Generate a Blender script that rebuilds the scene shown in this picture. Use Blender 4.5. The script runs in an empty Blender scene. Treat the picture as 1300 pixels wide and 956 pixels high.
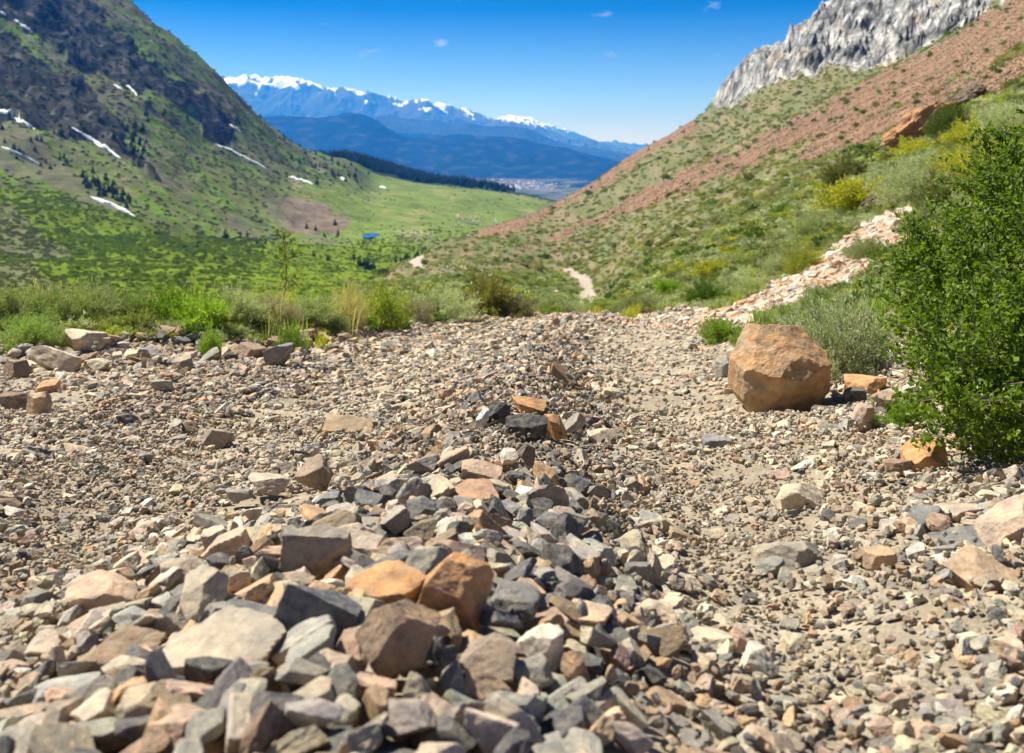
import bpy, math, random
import numpy as np
from mathutils import Vector, Matrix, Euler

random.seed(7)
RS = np.random.RandomState(11)
scene = bpy.context.scene
COL = scene.collection
F = 1264.0            # focal length in photo pixels
CX, HY = 650.0, 183.0 # principal column, horizon row

# ------------------------------------------------------------------ noise
_rn = np.random.RandomState(3).rand(256, 256).astype(np.float32) * 6.2831853
_GC, _GSN = np.cos(_rn).ravel(), np.sin(_rn).ravel()

def noise2(x, y, seed=0):
    x = np.asarray(x, np.float64); y = np.asarray(y, np.float64)
    ix = np.floor(x); iy = np.floor(y); fx = (x - ix).astype(np.float32); fy = (y - iy).astype(np.float32)
    ix = ix.astype(np.int64) + seed * 37; iy = iy.astype(np.int64) + seed * 91
    x0 = (ix & 255) << 8; x1 = ((ix + 1) & 255) << 8; y0 = iy & 255; y1 = (iy + 1) & 255
    u = fx * fx * fx * (fx * (fx * 6 - 15) + 10); v = fy * fy * fy * (fy * (fy * 6 - 15) + 10)
    def g(k, a, b): return _GC[k] * a + _GSN[k] * b
    a = g(x0 + y0, fx, fy); b = g(x1 + y0, fx - 1, fy); c = g(x0 + y1, fx, fy - 1); d = g(x1 + y1, fx - 1, fy - 1)
    return 1.5 * ((a + (b - a) * u) * (1 - v) + (c + (d - c) * u) * v)

def fbm(x, y, octv=4, seed=0, gain=0.5):
    s = 0; a = 1.0; t = 0
    for k in range(octv):
        s = s + a * noise2(x * 2 ** k + 13.7 * k, y * 2 ** k - 7.1 * k, seed + k); t += a; a *= gain
    return s / t * 1.4

def ridged(x, y, octv=4, seed=0):
    s = 0; a = 1.0; t = 0
    for k in range(octv):
        n = 1 - np.abs(noise2(x * 2 ** k + 5.3 * k, y * 2 ** k + 9.1 * k, seed + k)) * 2
        s = s + a * n; t += a; a *= 0.55
    return s / t

def sstep(a, b, x):
    t = np.clip((np.asarray(x, float) - a) / (b - a), 0, 1)
    return t * t * (3 - 2 * t)

def noise3(p, seed=0):
    # cheap 3-D noise out of three 2-D ones
    return (noise2(p[:, 0] + 3.1, p[:, 1] + p[:, 2] * 0.37, seed) + noise2(p[:, 1] + 7.7, p[:, 2] + p[:, 0] * 0.41, seed + 5)
            + noise2(p[:, 2] - 2.3, p[:, 0] + p[:, 1] * 0.39, seed + 9)) / 1.8

# ------------------------------------------------------------------ mesh helpers
def mesh_np(name, V, Fc, mat=None, smooth=True, cols=None):
    """V (n,3), Fc (m,3) or (m,4) int"""
    me = bpy.data.meshes.new(name)
    V = np.asarray(V, np.float32); Fc = np.asarray(Fc, np.int32)
    me.vertices.add(len(V)); me.vertices.foreach_set('co', V.ravel())
    k = Fc.shape[1]
    me.loops.add(Fc.size); me.loops.foreach_set('vertex_index', Fc.ravel())
    me.polygons.add(len(Fc)); me.polygons.foreach_set('loop_start', np.arange(0, Fc.size, k, dtype=np.int32))
    me.polygons.foreach_set('loop_total', np.full(len(Fc), k, np.int32))
    me.polygons.foreach_set('use_smooth', np.full(len(Fc), smooth, bool))
    if cols is not None:
        a = me.color_attributes.new('Col', 'FLOAT_COLOR', 'POINT')
        c = np.ones((len(V), 4), np.float32); c[:, :3] = cols
        a.data.foreach_set('color', c.ravel())
    me.update(); me.validate()
    if mat: me.materials.append(mat)
    return me

def link(name, me, parent=None, loc=None, rot=None, scl=None):
    o = bpy.data.objects.new(name, me); COL.objects.link(o)
    if parent: o.parent = parent
    if loc is not None: o.location = loc
    if rot is not None: o.rotation_euler = rot
    if scl is not None: o.scale = scl
    return o

def tag(o, label=None, cat=None, group=None, kind=None):
    if label: o['label'] = label
    if cat: o['category'] = cat
    if group: o['group'] = group
    if kind: o['kind'] = kind
    return o

# ------------------------------------------------------------------ materials
def new_mat(name):
    m = bpy.data.materials.new(name); m.use_nodes = True
    nt = m.node_tree; nt.nodes.clear()
    out = nt.nodes.new('ShaderNodeOutputMaterial')
    return m, nt, out

def nd(nt, typ, **kw):
    n = nt.nodes.new(typ)
    for k, v in kw.items():
        if hasattr(n, k) and not k.startswith('i_'): setattr(n, k, v)
    return n

def mixc(nt, a, b, fac, mode='MIX'):
    n = nt.nodes.new('ShaderNodeMix'); n.data_type = 'RGBA'; n.blend_type = mode
    for sock, v in ((n.inputs[0], fac), (n.inputs[6], a), (n.inputs[7], b)):
        if hasattr(v, 'default_value') or hasattr(v, 'is_linked'): nt.links.new(v, sock)
        elif isinstance(v, (int, float)): sock.default_value = v
        else: sock.default_value = (*v, 1)
    return n.outputs[2]

def ramp(nt, fac, stops):
    r = nt.nodes.new('ShaderNodeValToRGB')
    e = r.color_ramp.elements
    while len(e) < len(stops): e.new(0.5)
    for q, (p, c) in zip(e, stops):
        q.position = p; q.color = (c, c, c, 1) if isinstance(c, (int, float)) else (*c, 1)
    nt.links.new(fac, r.inputs[0]); return r.outputs[0]

def tex(nt, scale, detail=4, rough=0.55, vec=None, dist=0.0):
    n = nt.nodes.new('ShaderNodeTexNoise'); n.inputs['Scale'].default_value = scale
    n.inputs['Detail'].default_value = detail; n.inputs['Roughness'].default_value = rough
    n.inputs['Distortion'].default_value = dist
    if vec is not None: nt.links.new(vec, n.inputs['Vector'])
    return n.outputs['Fac']

def math_(nt, op, a, b=0.0, clamp=False):
    n = nt.nodes.new('ShaderNodeMath'); n.operation = op; n.use_clamp = clamp
    for s, v in ((n.inputs[0], a), (n.inputs[1], b)):
        if isinstance(v, (int, float)): s.default_value = v
        else: nt.links.new(v, s)
    return n.outputs[0]

def principled(nt, out, col, rough=0.85, spec=0.3, normal=None):
    p = nt.nodes.new('ShaderNodeBsdfPrincipled')
    if isinstance(col, tuple): p.inputs['Base Color'].default_value = (*col, 1)
    else: nt.links.new(col, p.inputs['Base Color'])
    if isinstance(rough, (int, float)): p.inputs['Roughness'].default_value = rough
    else: nt.links.new(rough, p.inputs['Roughness'])
    p.inputs['Specular IOR Level'].default_value = spec
    if normal is not None: nt.links.new(normal, p.inputs['Normal'])
    if out is not None: nt.links.new(p.outputs[0], out.inputs['Surface'])
    return p

def bump(nt, h, strength, dist):
    b = nt.nodes.new('ShaderNodeBump'); b.inputs['Strength'].default_value = strength
    b.inputs['Distance'].default_value = dist; nt.links.new(h, b.inputs['Height']); return b.outputs[0]

def terrain_mat(name, scales, bumps, amount=0.35, rough=0.95, spec=.1, crack=None):
    """vertex colour of the ground x procedural variation at world scales; bumps [(scale, dist)]"""
    m, nt, out = new_mat(name)
    va = nt.nodes.new('ShaderNodeVertexColor'); va.layer_name = 'Col'
    tc = nt.nodes.new('ShaderNodeNewGeometry')
    col = va.outputs[0]
    for s in scales:
        f = tex(nt, s, 4, 0.6, tc.outputs['Position'])
        g = ramp(nt, f, [(0.3, 1 - amount), (0.7, 1 + amount)])
        col = mixc(nt, col, g, 1.0, 'MULTIPLY')
    h = None
    for cs, cwid in (crack or []):     # joints and fractures of the rock face
        wn = nt.nodes.new('ShaderNodeTexNoise'); wn.inputs['Scale'].default_value = cs * .6; wn.inputs['Detail'].default_value = 4; nt.links.new(tc.outputs['Position'], wn.inputs['Vector'])
        ad = nt.nodes.new('ShaderNodeVectorMath'); ad.operation = 'MULTIPLY_ADD'; nt.links.new(wn.outputs['Color'], ad.inputs[0]); ad.inputs[1].default_value = (1.1 / cs,) * 3; nt.links.new(tc.outputs['Position'], ad.inputs[2])
        mp = nt.nodes.new('ShaderNodeMapping'); mp.inputs['Rotation'].default_value = (.3, .5, .4); mp.inputs['Scale'].default_value = (1, 1, .45); nt.links.new(ad.outputs[0], mp.inputs[0])
        vo = nt.nodes.new('ShaderNodeTexVoronoi'); vo.feature = 'DISTANCE_TO_EDGE'; vo.inputs['Scale'].default_value = cs; nt.links.new(mp.outputs[0], vo.inputs['Vector'])
        col = mixc(nt, col, ramp(nt, vo.outputs['Distance'], [(0.0, .38), (cwid, 1.0)]), 1.0, 'MULTIPLY')
    for s, d in bumps:
        f = math_(nt, 'MULTIPLY', tex(nt, s, 5, 0.65, tc.outputs['Position']), d)
        h = f if h is None else math_(nt, 'ADD', h, f)
    principled(nt, out, col, rough, spec, bump(nt, h, 1.0, 1.0) if h is not None else None)
    return m

def attr_inst(nt, name='rcol'):
    a = nt.nodes.new('ShaderNodeAttribute'); a.attribute_type = 'INSTANCER'; a.attribute_name = name
    return a.outputs['Color']

def rock_mat(name, fixed=None, vein=None, scale=1.0, bd=.004, vk=.35, dust=.40):
    m, nt, out = new_mat(name)
    tc = nt.nodes.new('ShaderNodeTexCoord'); oi = nt.nodes.new('ShaderNodeObjectInfo')
    add = nt.nodes.new('ShaderNodeVectorMath'); add.operation = 'ADD'
    mul = nt.nodes.new('ShaderNodeVectorMath'); mul.operation = 'SCALE'; mul.inputs[0].default_value = (37, 91, 53)
    nt.links.new(oi.outputs['Random'], mul.inputs['Scale'])
    nt.links.new(tc.outputs['Object'], add.inputs[0]); nt.links.new(mul.outputs[0], add.inputs[1])
    v = add.outputs[0]
    base = attr_inst(nt) if fixed is None else None
    if base is None:
        rgb = nt.nodes.new('ShaderNodeRGB'); rgb.outputs[0].default_value = (*fixed, 1); base = rgb.outputs[0]
    big = tex(nt, 1.3 * scale, 3, 0.5, v)
    med = tex(nt, 5 * scale, 6, 0.7, v)
    fine = tex(nt, 26 * scale, 4, 0.7, v)
    c = mixc(nt, base, ramp(nt, big, [(0.35, (0.70, 0.72, 0.76)), (0.65, (1.22, 1.15, 1.02))]), 1.0, 'MULTIPLY')
    c = mixc(nt, c, ramp(nt, med, [(0.3, 0.72), (0.72, 1.25)]), 1.0, 'MULTIPLY')
    c = mixc(nt, c, ramp(nt, fine, [(0.3, 0.86), (0.7, 1.12)]), 1.0, 'MULTIPLY')
    # rusty stain patches and pale mineral veins
    st = ramp(nt, tex(nt, 2.2 * scale, 4, 0.6, v, 0.6), [(0.60, 0.0), (0.72, 0.55)])
    c = mixc(nt, c, mixc(nt, c, (1.25, 0.92, 0.66), 1.0, 'MULTIPLY'), st)
    vf_ = math_(nt, 'ABSOLUTE', math_(nt, 'SUBTRACT', tex(nt, 1.1 * scale, 3, 0.5, v, 0.8), 0.5))
    gate = ramp(nt, tex(nt, 1.7 * scale, 2, 0.5, v), [(0.5, 0.0), (0.6, 1.0)])
    c = mixc(nt, c, vein or (0.52, 0.47, 0.42), math_(nt, 'MULTIPLY', math_(nt, 'MULTIPLY', ramp(nt, vf_, [(0.0, 1.0), (0.012, 0.0)]), vk), gate))
    # dark weathering spots
    c = mixc(nt, c, mixc(nt, c, (0.38, 0.34, 0.30), 1.0, 'MULTIPLY'), ramp(nt, tex(nt, 7 * scale, 5, 0.75, v, 0.4), [(0.60, 0.0), (0.70, 0.6)]))
    # pale dust film
    du = ramp(nt, tex(nt, 3.1 * scale, 5, 0.7, v), [(0.42, 0.0), (0.75, dust)])
    c = mixc(nt, c, (0.50, 0.43, 0.32), du)
    h = math_(nt, 'ADD', math_(nt, 'MULTIPLY', med, 0.8), math_(nt, 'MULTIPLY', fine, 0.25))
    principled(nt, out, c, 0.8, 0.3, bump(nt, h, 1.0, bd))
    return m

def leaf_mat(name, col, col2, trans=0.35, inst=False, rough=0.55, spec=0.35):
    m, nt, out = new_mat(name)
    va = nt.nodes.new('ShaderNodeVertexColor'); va.layer_name = 'Col'
    oi = nt.nodes.new('ShaderNodeObjectInfo')
    sep = nt.nodes.new('ShaderNodeSeparateColor'); nt.links.new(va.outputs[0], sep.inputs[0])
    c = mixc(nt, col, col2, sep.outputs[0])
    if inst: c = mixc(nt, c, attr_inst(nt), 1.0, 'MULTIPLY')
    hv = nt.nodes.new('ShaderNodeHueSaturation'); nt.links.new(c, hv.inputs['Color'])
    mr = nt.nodes.new('ShaderNodeMapRange'); nt.links.new(oi.outputs['Random'], mr.inputs[0])
    mr.inputs[3].default_value = 0.8; mr.inputs[4].default_value = 1.2
    nt.links.new(mr.outputs[0], hv.inputs['Value'])
    c = hv.outputs[0]
    p = principled(nt, None, c, rough, spec)
    t = nt.nodes.new('ShaderNodeBsdfTranslucent'); nt.links.new(mixc(nt, c, (1.3, 1.5, 0.5), 1.0, 'MULTIPLY'), t.inputs[0])
    mx = nt.nodes.new('ShaderNodeMixShader'); mx.inputs[0].default_value = trans
    nt.links.new(p.outputs[0], mx.inputs[1]); nt.links.new(t.outputs[0], mx.inputs[2])
    nt.links.new(mx.outputs[0], out.inputs['Surface'])
    return m

def plain_mat(name, col, rough=0.85, spec=0.2, scale=20, amt=0.25):
    m, nt, out = new_mat(name)
    tc = nt.nodes.new('ShaderNodeTexCoord')
    f = tex(nt, scale, 4, 0.6, tc.outputs['Object'])
    principled(nt, out, mixc(nt, col, ramp(nt, f, [(0.3, 1 - amt), (0.7, 1 + amt)]), 1.0, 'MULTIPLY'), rough, spec)
    return m
# ================================================================== TERRAIN
def road_right(y): return 1.12 + 0.095 * y
def pile_center(y): return np.interp(y, [0.8, 1.3, 2, 3, 4, 6, 8, 10, 13, 17], [-.20, -.15, -.10, -.05, .03, .06, .22, .45, .85, 1.5])
def pile_h(x, y):
    w = np.interp(y, [0.8, 1.3, 3, 4.5, 7, 14], [.24, .23, .18, .20, .24, .34])
    h = np.interp(y, [0.6, 1.2, 2.2, 3.2, 3.9, 5, 7, 14], [.05, .06, .06, .09, .11, .07, .045, .035])
    return h * np.exp(-((x - pile_center(y)) / w) ** 2)
def track_l(y): return np.interp(y, [0.8, 2.6, 5, 8, 11, 16], [-1.0, -.95, -1.0, -.9, -.35, .3])
def track_r(y): return np.interp(y, [0.8, 1.4, 3, 5, 7, 11, 16], [.42, .42, .50, .68, .85, 1.35, 2.0])
def bank_line(x):   # forward distance at which the left bank starts, for a given x
    return np.interp(x, [-6, -3.4, -2.2, -1.85, -1.6, -1.35, -1.0, -.5, .3, 1.2], [5.6, 6.3, 6.6, 6.9, 7.7, 9.2, 11.6, 15, 21, 34])

def bank_dist(x, y):
    g = (bank_line(x + .15) - bank_line(x - .15)) / .3
    return np.minimum((y - bank_line(x)) / np.sqrt(1 + g * g), 40)

def z_near(x, y):
    x = np.asarray(x, float); y = np.asarray(y, float)
    z = -0.5 - 0.139 * y + pile_h(x, y)
    z -= .035 * np.exp(-((x - track_l(y)) / .28) ** 2) + .035 * np.exp(-((x - track_r(y)) / .24) ** 2)
    # right hand hillside
    s = x - road_right(y)
    z += .46 * .25 * np.logaddexp(0, s / .25) * np.clip(y / 1.5, 0, 1)
    # left bank: a low rim, then the slope into the valley
    b = bank_dist(x, y)
    z += .20 * sstep(-.25, .75, b) - .30 * np.maximum(b - 2.6, 0) * sstep(2.6, 5, b)
    z += .035 * fbm(x * .9, y * .9, 4, 3) + .018 * fbm(x * 4, y * 4, 3, 8)
    return z

RT = {  # photo column: (distance, photo row) of the hillside / road sheet
 -1200: [(12,420),(20,440),(40,455),(70,470),(110,490),(150,520),(200,560),(260,600),(400,700),(700,900)],
 0:   [(12,420),(20,440),(40,455),(70,470),(110,490),(150,520),(200,560),(260,600),(400,700),(700,900)],
 200: [(12,420),(20,440),(40,455),(70,470),(110,490),(150,520),(200,560),(260,600),(400,700),(700,900)],
 330: [(12,416),(20,430),(40,438),(70,442),(110,446),(150,455),(200,480),(260,520),(400,620),(700,800)],
 400: [(11,415),(20,424),(40,424),(70,418),(100,410),(130,405),(180,404),(240,416),(400,500),(700,640)],
 450: [(12,412),(20,415),(40,405),(70,392),(110,380),(150,372),(200,366),(250,370),(400,430),(700,560)],
 500: [(14,405),(20,406),(40,398),(70,385),(110,372),(180,358),(300,343),(360,350),(500,400),(700,480)],
 550: [(14,401),(20,398),(40,390),(70,378),(120,364),(200,347),(340,323),(420,330),(560,370),(800,430)],
 600: [(14,402),(20,396),(40,388),(80,372),(150,354),(280,330),(500,299),(600,308),(800,350),(1000,400)],
 650: [(14,402),(20,396),(40,389),(80,376),(150,358),(280,328),(620,280),(730,292),(900,330),(1200,380)],
 700: [(14,402),(20,400),(40,402),(90,395),(160,374),(260,345),(700,259),(830,272),(1000,300),(1300,350)],
 750: [(14,402),(20,402),(40,408),(90,402),(150,387),(235,350),(780,234),(930,248),(1100,275),(1400,330)],
 800: [(14,402),(20,400),(40,394),(80,372),(150,340),(280,293),(840,201),(960,214),(1150,240),(1400,290)],
 850: [(14,400),(20,392),(40,365),(80,332),(150,296),(300,250),(850,175),(960,186),(1100,210),(1400,260)],
 893: [(10,408),(20,382),(40,347),(80,315),(150,274),(300,228),(835,151),(875,147),(1050,190),(1400,240)],
 915: [(9,410),(16,386),(38,338),(78,302),(155,260),(300,218),(770,147),(800,111),(1000,150),(1300,200)],
 955: [(8,412),(14,385),(30,337),(70,290),(150,245),(300,200),(700,124),(735,82),(900,100),(1200,160)],
 1000:[(6.5,420),(12,375),(30,310),(70,260),(150,220),(300,178),(620,98),(670,54),(850,70),(1100,130)],
 1050:[(5.5,425),(10,375),(25,300),(60,242),(130,202),(260,165),(570,93),(635,12),(800,30),(1000,80)],
 1100:[(5,425),(9,370),(20,292),(50,225),(110,182),(220,148),(520,86),(610,-40),(750,-20),(1000,40)],
 1160:[(4.5,425),(8,360),(18,272),(45,195),(100,155),(200,125),(460,66),(570,-75),(700,-70),(900,0)],
 1220:[(4,425),(7,350),(15,255),(40,162),(90,125),(180,102),(400,34),(520,-105),(650,-100),(900,-50)],
 1280:[(3.5,430),(6,345),(12,245),(35,130),(80,90),(150,68),(340,0),(480,-140),(600,-150),(900,-100)],
 1400:[(3,445),(5,300),(10,170),(30,60),(70,20),(130,0),(300,-50),(450,-180),(600,-190),(900,-150)],
 1700:[(2.6,350),(5,180),(10,20),(30,-90),(70,-130),(130,-160),(300,-220),(450,-350),(600,-340),(900,-300)],
 2300:[(2.2,180),(5,-80),(10,-280),(30,-400),(70,-450),(130,-480),(300,-520),(450,-640),(550,-640),(650,-600)],
}
LT = {
 -900:[(20,700),(60,600),(150,430),(280,350),(400,270),(600,130),(800,-20),(1100,-300),(1500,-560),(2300,-400)],
 -300:[(20,700),(60,560),(150,430),(280,362),(420,320),(600,220),(800,90),(1200,-160),(1500,-390),(2300,-250)],
 0:   [(20,700),(60,560),(150,430),(280,362),(430,325),(620,250),(820,160),(1150,0),(1480,-150),(2200,-50)],
 100: [(20,700),(60,560),(150,430),(280,362),(440,328),(640,260),(850,180),(1130,60),(1420,-58),(2100,40)],
 165: [(20,700),(60,560),(150,430),(280,362),(445,330),(650,268),(860,190),(1110,90),(1380,-2),(2000,80)],
 205: [(20,700),(60,560),(150,430),(280,362),(450,332),(660,275),(880,205),(1100,120),(1350,36),(1900,110)],
 250: [(20,700),(60,560),(150,430),(280,362),(450,335),(680,285),(900,225),(1100,155),(1350,73),(1850,130)],
 300: [(20,700),(60,560),(150,430),(280,362),(450,338),(680,293),(900,243),(1120,185),(1370,116),(1850,160)],
 350: [(20,700),(60,560),(150,430),(280,363),(450,342),(680,302),(900,260),(1130,216),(1390,159),(1850,195)],
 400: [(20,700),(60,560),(150,430),(280,366),(450,345),(680,310),(900,275),(1150,236),(1420,191),(1900,201)],
 440: [(20,700),(60,560),(150,430),(280,370),(450,347),(680,314),(900,283),(1150,252),(1480,209),(2000,199)],
 480: [(20,700),(60,560),(150,432),(280,375),(450,350),(680,317),(900,288),(1170,262),(1580,233),(2060,209)],
 560: [(20,700),(60,560),(150,440),(280,385),(450,355),(680,318),(900,292),(1200,265),(1650,236),(2150,228)],
 615: [(20,700),(60,560),(150,450),(280,395),(450,360),(680,320),(900,297),(1200,275),(1700,239),(2200,237)],
 690: [(20,700),(60,580),(150,470),(280,420),(450,370),(700,330),(900,305),(1200,285),(1750,254),(2320,262)],
 760: [(20,700),(60,600),(150,500),(280,450),(450,400),(700,350),(900,320),(1250,295),(1800,275),(2300,290)],
 1000:[(20,700),(60,600),(150,520),(280,480),(450,430),(700,390),(900,370),(1250,340),(1800,320),(2300,320)],
}
for _p in LT: LT[_p].append((LT[_p][-1][0] * 1.28, LT[_p][-1][1] + 70))
def _fr(l1, l3, l4, l5, fl=232):
    f = max(l1, l3 - 6) 
    return [(2300,345),(3600,285),(5500,252),(7800,fl),(10000,l1),(11500,max(l1,l3)+13),(13500,l3),(15700,max(l3,l4)+12),(18000,l4),(22000,max(l4,l5)+10),(27000,l5),(32000,l5+20)]
FT = {
 -100:_fr(158,160,135,188), 200:_fr(150,152,112,188), 282:_fr(150,151,101,188), 310:_fr(151,152,97,188), 342:_fr(150,150,102,188), 365:_fr(148,152,101,188),
 388:_fr(150,153,104,188), 409:_fr(150,154,112,188), 430:_fr(147,154,107,188), 448:_fr(145,156,110,188), 468:_fr(149,152,117,188), 490:_fr(160,148,125,188),
 510:_fr(173,150,133,188), 536:_fr(173,152,130,186), 573:_fr(171,157,138,180), 600:_fr(174,159,144,166), 633:_fr(176,163,152,152), 656:_fr(177,161,158,148),
 690:_fr(182,176,166,158), 725:_fr(188,184,176,168), 758:_fr(197,190,181,177), 790:_fr(206,198,190,183), 830:_fr(212,202,194,186), 900:_fr(215,206,196,188), 1100:_fr(215,206,196,189),
}

def _pchip(xk, yk, x):
    """monotone cubic in 1-D"""
    h = np.diff(xk); d = np.diff(yk) / h; m = np.zeros(len(xk))
    for i in range(1, len(xk) - 1):
        if d[i - 1] * d[i] > 0:
            w1 = 2 * h[i] + h[i - 1]; w2 = h[i] + 2 * h[i - 1]
            m[i] = (w1 + w2) / (w1 / d[i - 1] + w2 / d[i])
            m[i] = math.copysign(min(abs(m[i]), 1.35 * min(abs(d[i - 1]), abs(d[i]))), m[i])
    m[0] = d[0]; m[-1] = d[-1]
    i = np.clip(np.searchsorted(xk, x) - 1, 0, len(xk) - 2)
    t = (x - xk[i]) / h[i]
    r = (2*t**3-3*t**2+1)*yk[i] + (t**3-2*t**2+t)*h[i]*m[i] + (-2*t**3+3*t**2)*yk[i+1] + (t**3-t**2)*h[i]*m[i+1]
    lo = x < xk[0]; hi = x > xk[-1]
    r = np.where(lo, yk[0] + m[0] * (x - xk[0]), r); r = np.where(hi, yk[-1] + m[-1] * (x - xk[-1]), r)
    return r

class Sheet:
    """height of the land in (column, distance): knots of every column are interpolated across columns, then along the distance"""
    def __init__(s, T):
        s.px = np.array(sorted(T)); K = len(T[s.px[0]])
        A = np.array([[T[p][k] for k in range(K)] for p in s.px], float)
        s.fine = np.arange(s.px[0], s.px[-1] + 1, 2.0)
        s.lk = np.stack([_pchip(s.px, np.log(A[:, k, 0]), s.fine) for k in range(K)], 1)
        s.yk = np.stack([_pchip(s.px, A[:, k, 1], s.fine) for k in range(K)], 1)
        s.l0, s.l1 = s.lk.min(), s.lk.max() + .05
        s.lg = np.linspace(s.l0, s.l1, 1500)
        s.tab = np.stack([_pchip(s.lk[i], s.yk[i], s.lg) for i in range(len(s.fine))], 0)
        kr = np.exp(-.5 * (np.arange(-14, 15) / 5.0) ** 2); kr /= kr.sum()
        s.tab = np.apply_along_axis(lambda a: np.convolve(np.pad(a, 14, mode='edge'), kr, 'valid'), 0, s.tab)
    def row(s, px, d):
        l = np.log(d)
        u = np.clip((px - s.fine[0]) / 2.0, 0, len(s.fine) - 1.001); v = np.clip((l - s.l0) / (s.l1 - s.l0) * 1499, 0, 1498.999)
        i = u.astype(int); j = v.astype(int); a = u - i; b = v - j; T = s.tab
        return (T[i, j] * (1 - a) + T[i + 1, j] * a) * (1 - b) + (T[i, j + 1] * (1 - a) + T[i + 1, j + 1] * a) * b
    def knot_l(s, k, px): return np.interp(px, s.fine, s.lk[:, k])

SR, SL, SF = Sheet(RT), Sheet(LT), Sheet(FT)
def to_px(x, y): return CX + F * x / y

def rough(x, y, amp=.035, big=1.0, seed=0):
    """relief whose wavelengths grow with the distance, so the layout keeps and the detail follows"""
    r = 0
    for k in range(-3, 9):
        lam = 2.0 ** k
        w = sstep(.004, .009, lam / y) * (1 - sstep(.18 * big, .5 * big, lam / y))
        if np.max(w) > 0: r = r + w * lam * amp * noise2(x / lam + 3 * k, y / lam - 5 * k, seed + k + 20)
    return r

def zR_base(x, y):
    px = to_px(x, y)
    zt = (HY - SR.row(px, y)) / F * y
    k0 = SR.knot_l(0, px); k1 = SR.knot_l(1, px)
    w = sstep(0, 1, (np.log(y) - k0) / (k1 - k0))
    return z_near(x, np.minimum(y, 60)) * (1 - w) + zt * w

def cliff_w(px, d):
    l = np.log(d); a = SR.knot_l(6, px); b = SR.knot_l(7, px)
    return sstep(-.04, .03, l - a) * sstep(896, 925, px) * (1 - sstep(.25, .45, l - b))

def zR(x, y):
    x = np.asarray(x, float); y = np.asarray(y, float)
    px = to_px(x, y); z = zR_base(x, y)
    far = sstep(12, 30, y)
    z = z + rough(x, y, .05, 1.0, 1) * far * (1 - .55 * sstep(300, 600, y)) + rough(x, y, .03, .6, 4) * (1 - far) * sstep(2.2, 5, np.abs(x) + .0 * y) * sstep(0, .8, x - road_right(y))
    cw = cliff_w(px, y)
    if np.max(cw) > 0:
        q = x * .55 + y * .35
        z = z + cw * (14 * ridged(q / 70, (x - y) / 60, 4, 31) + 6 * ridged(x / 26 + y / 40, y / 19, 3, 37) + 4 * np.abs(fbm(x / 9, y / 9, 3, 39)) - 8)
    return z

def in_poly(px, py, P):
    P = np.asarray(P, float); c = np.zeros(px.shape, bool); j = len(P) - 1
    for i in range(len(P)):
        xi, yi = P[i]; xj, yj = P[j]
        m = ((yi > py) != (yj > py)) & (px < (xj - xi) * (py - yi) / (yj - yi + 1e-9) + xi)
        c ^= m; j = i
    return c

CRAGS = [[(-60,-60),(60,-60),(95,-10),(160,55),(200,110),(185,125),(150,100),(120,85),(95,75),(60,45),(-60,-5)],
         [(-60,30),(20,40),(50,70),(80,100),(130,130),(150,165),(175,190),(195,225),(160,215),(120,185),(75,175),(-60,150)],
         [(150,60),(200,80),(250,125),(300,170),(290,180),(220,130),(160,90)]]
def crag_mask(px, py):
    m = np.zeros(px.shape, bool)
    wx = px + 14 * fbm(px / 40, py / 40, 3, 61); wy = py + 14 * fbm(px / 40, py / 40, 3, 71)
    for P in CRAGS: m |= in_poly(wx, wy, P)
    return m

def zL(x, y):
    x = np.asarray(x, float); y = np.asarray(y, float)
    px = to_px(x, y); row = SL.row(px, y)
    z = (HY - row) / F * y
    mt = sstep(600, 900, y) * (1 - sstep(380, 520, px))
    z = z + rough(x, y, .05, 1.0, 5) * (1 - .4 * sstep(500, 900, y))
    c = x * .8 + y * .25    # gullies run down the fall line
    z = z + mt * (10 * ridged(c / 170 , (y - x) / 600, 3, 44) + 4 * fbm(x / 40, y / 60, 4, 48) - 5)
    cm = crag_mask(px, row).astype(float) * sstep(500, 640, y)
    z = z + cm * (13 * ridged(x / 120, y / 110, 3, 52) + 5 * fbm(x / 30, y / 34, 3, 57) - 5)
    return z

def zF(x, y):
    px = to_px(x, y); row = SF.row(px, y); z = (HY - row) / F * y
    lay = sstep(8000, 9600, y)
    a = lay * sstep(13, 45, 250 - row)
    z = z + a * (sstep(10000, 18000, y) * 120 + 60) * (ridged(x / 1500, y / 1900, 6, 81) - .45)
    z = z + a * (14 + 50 * sstep(11000, 18000, y)) * fbm(x / 330, y / 420, 4, 85)
    z = z + a * sstep(15500, 17500, y) * 55 * (ridged(x / 420, y / 600, 4, 89) - .5)
    z = z + (1 - lay) * 8 * fbm(x / 900, y / 900, 3, 88)
    return z

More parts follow.
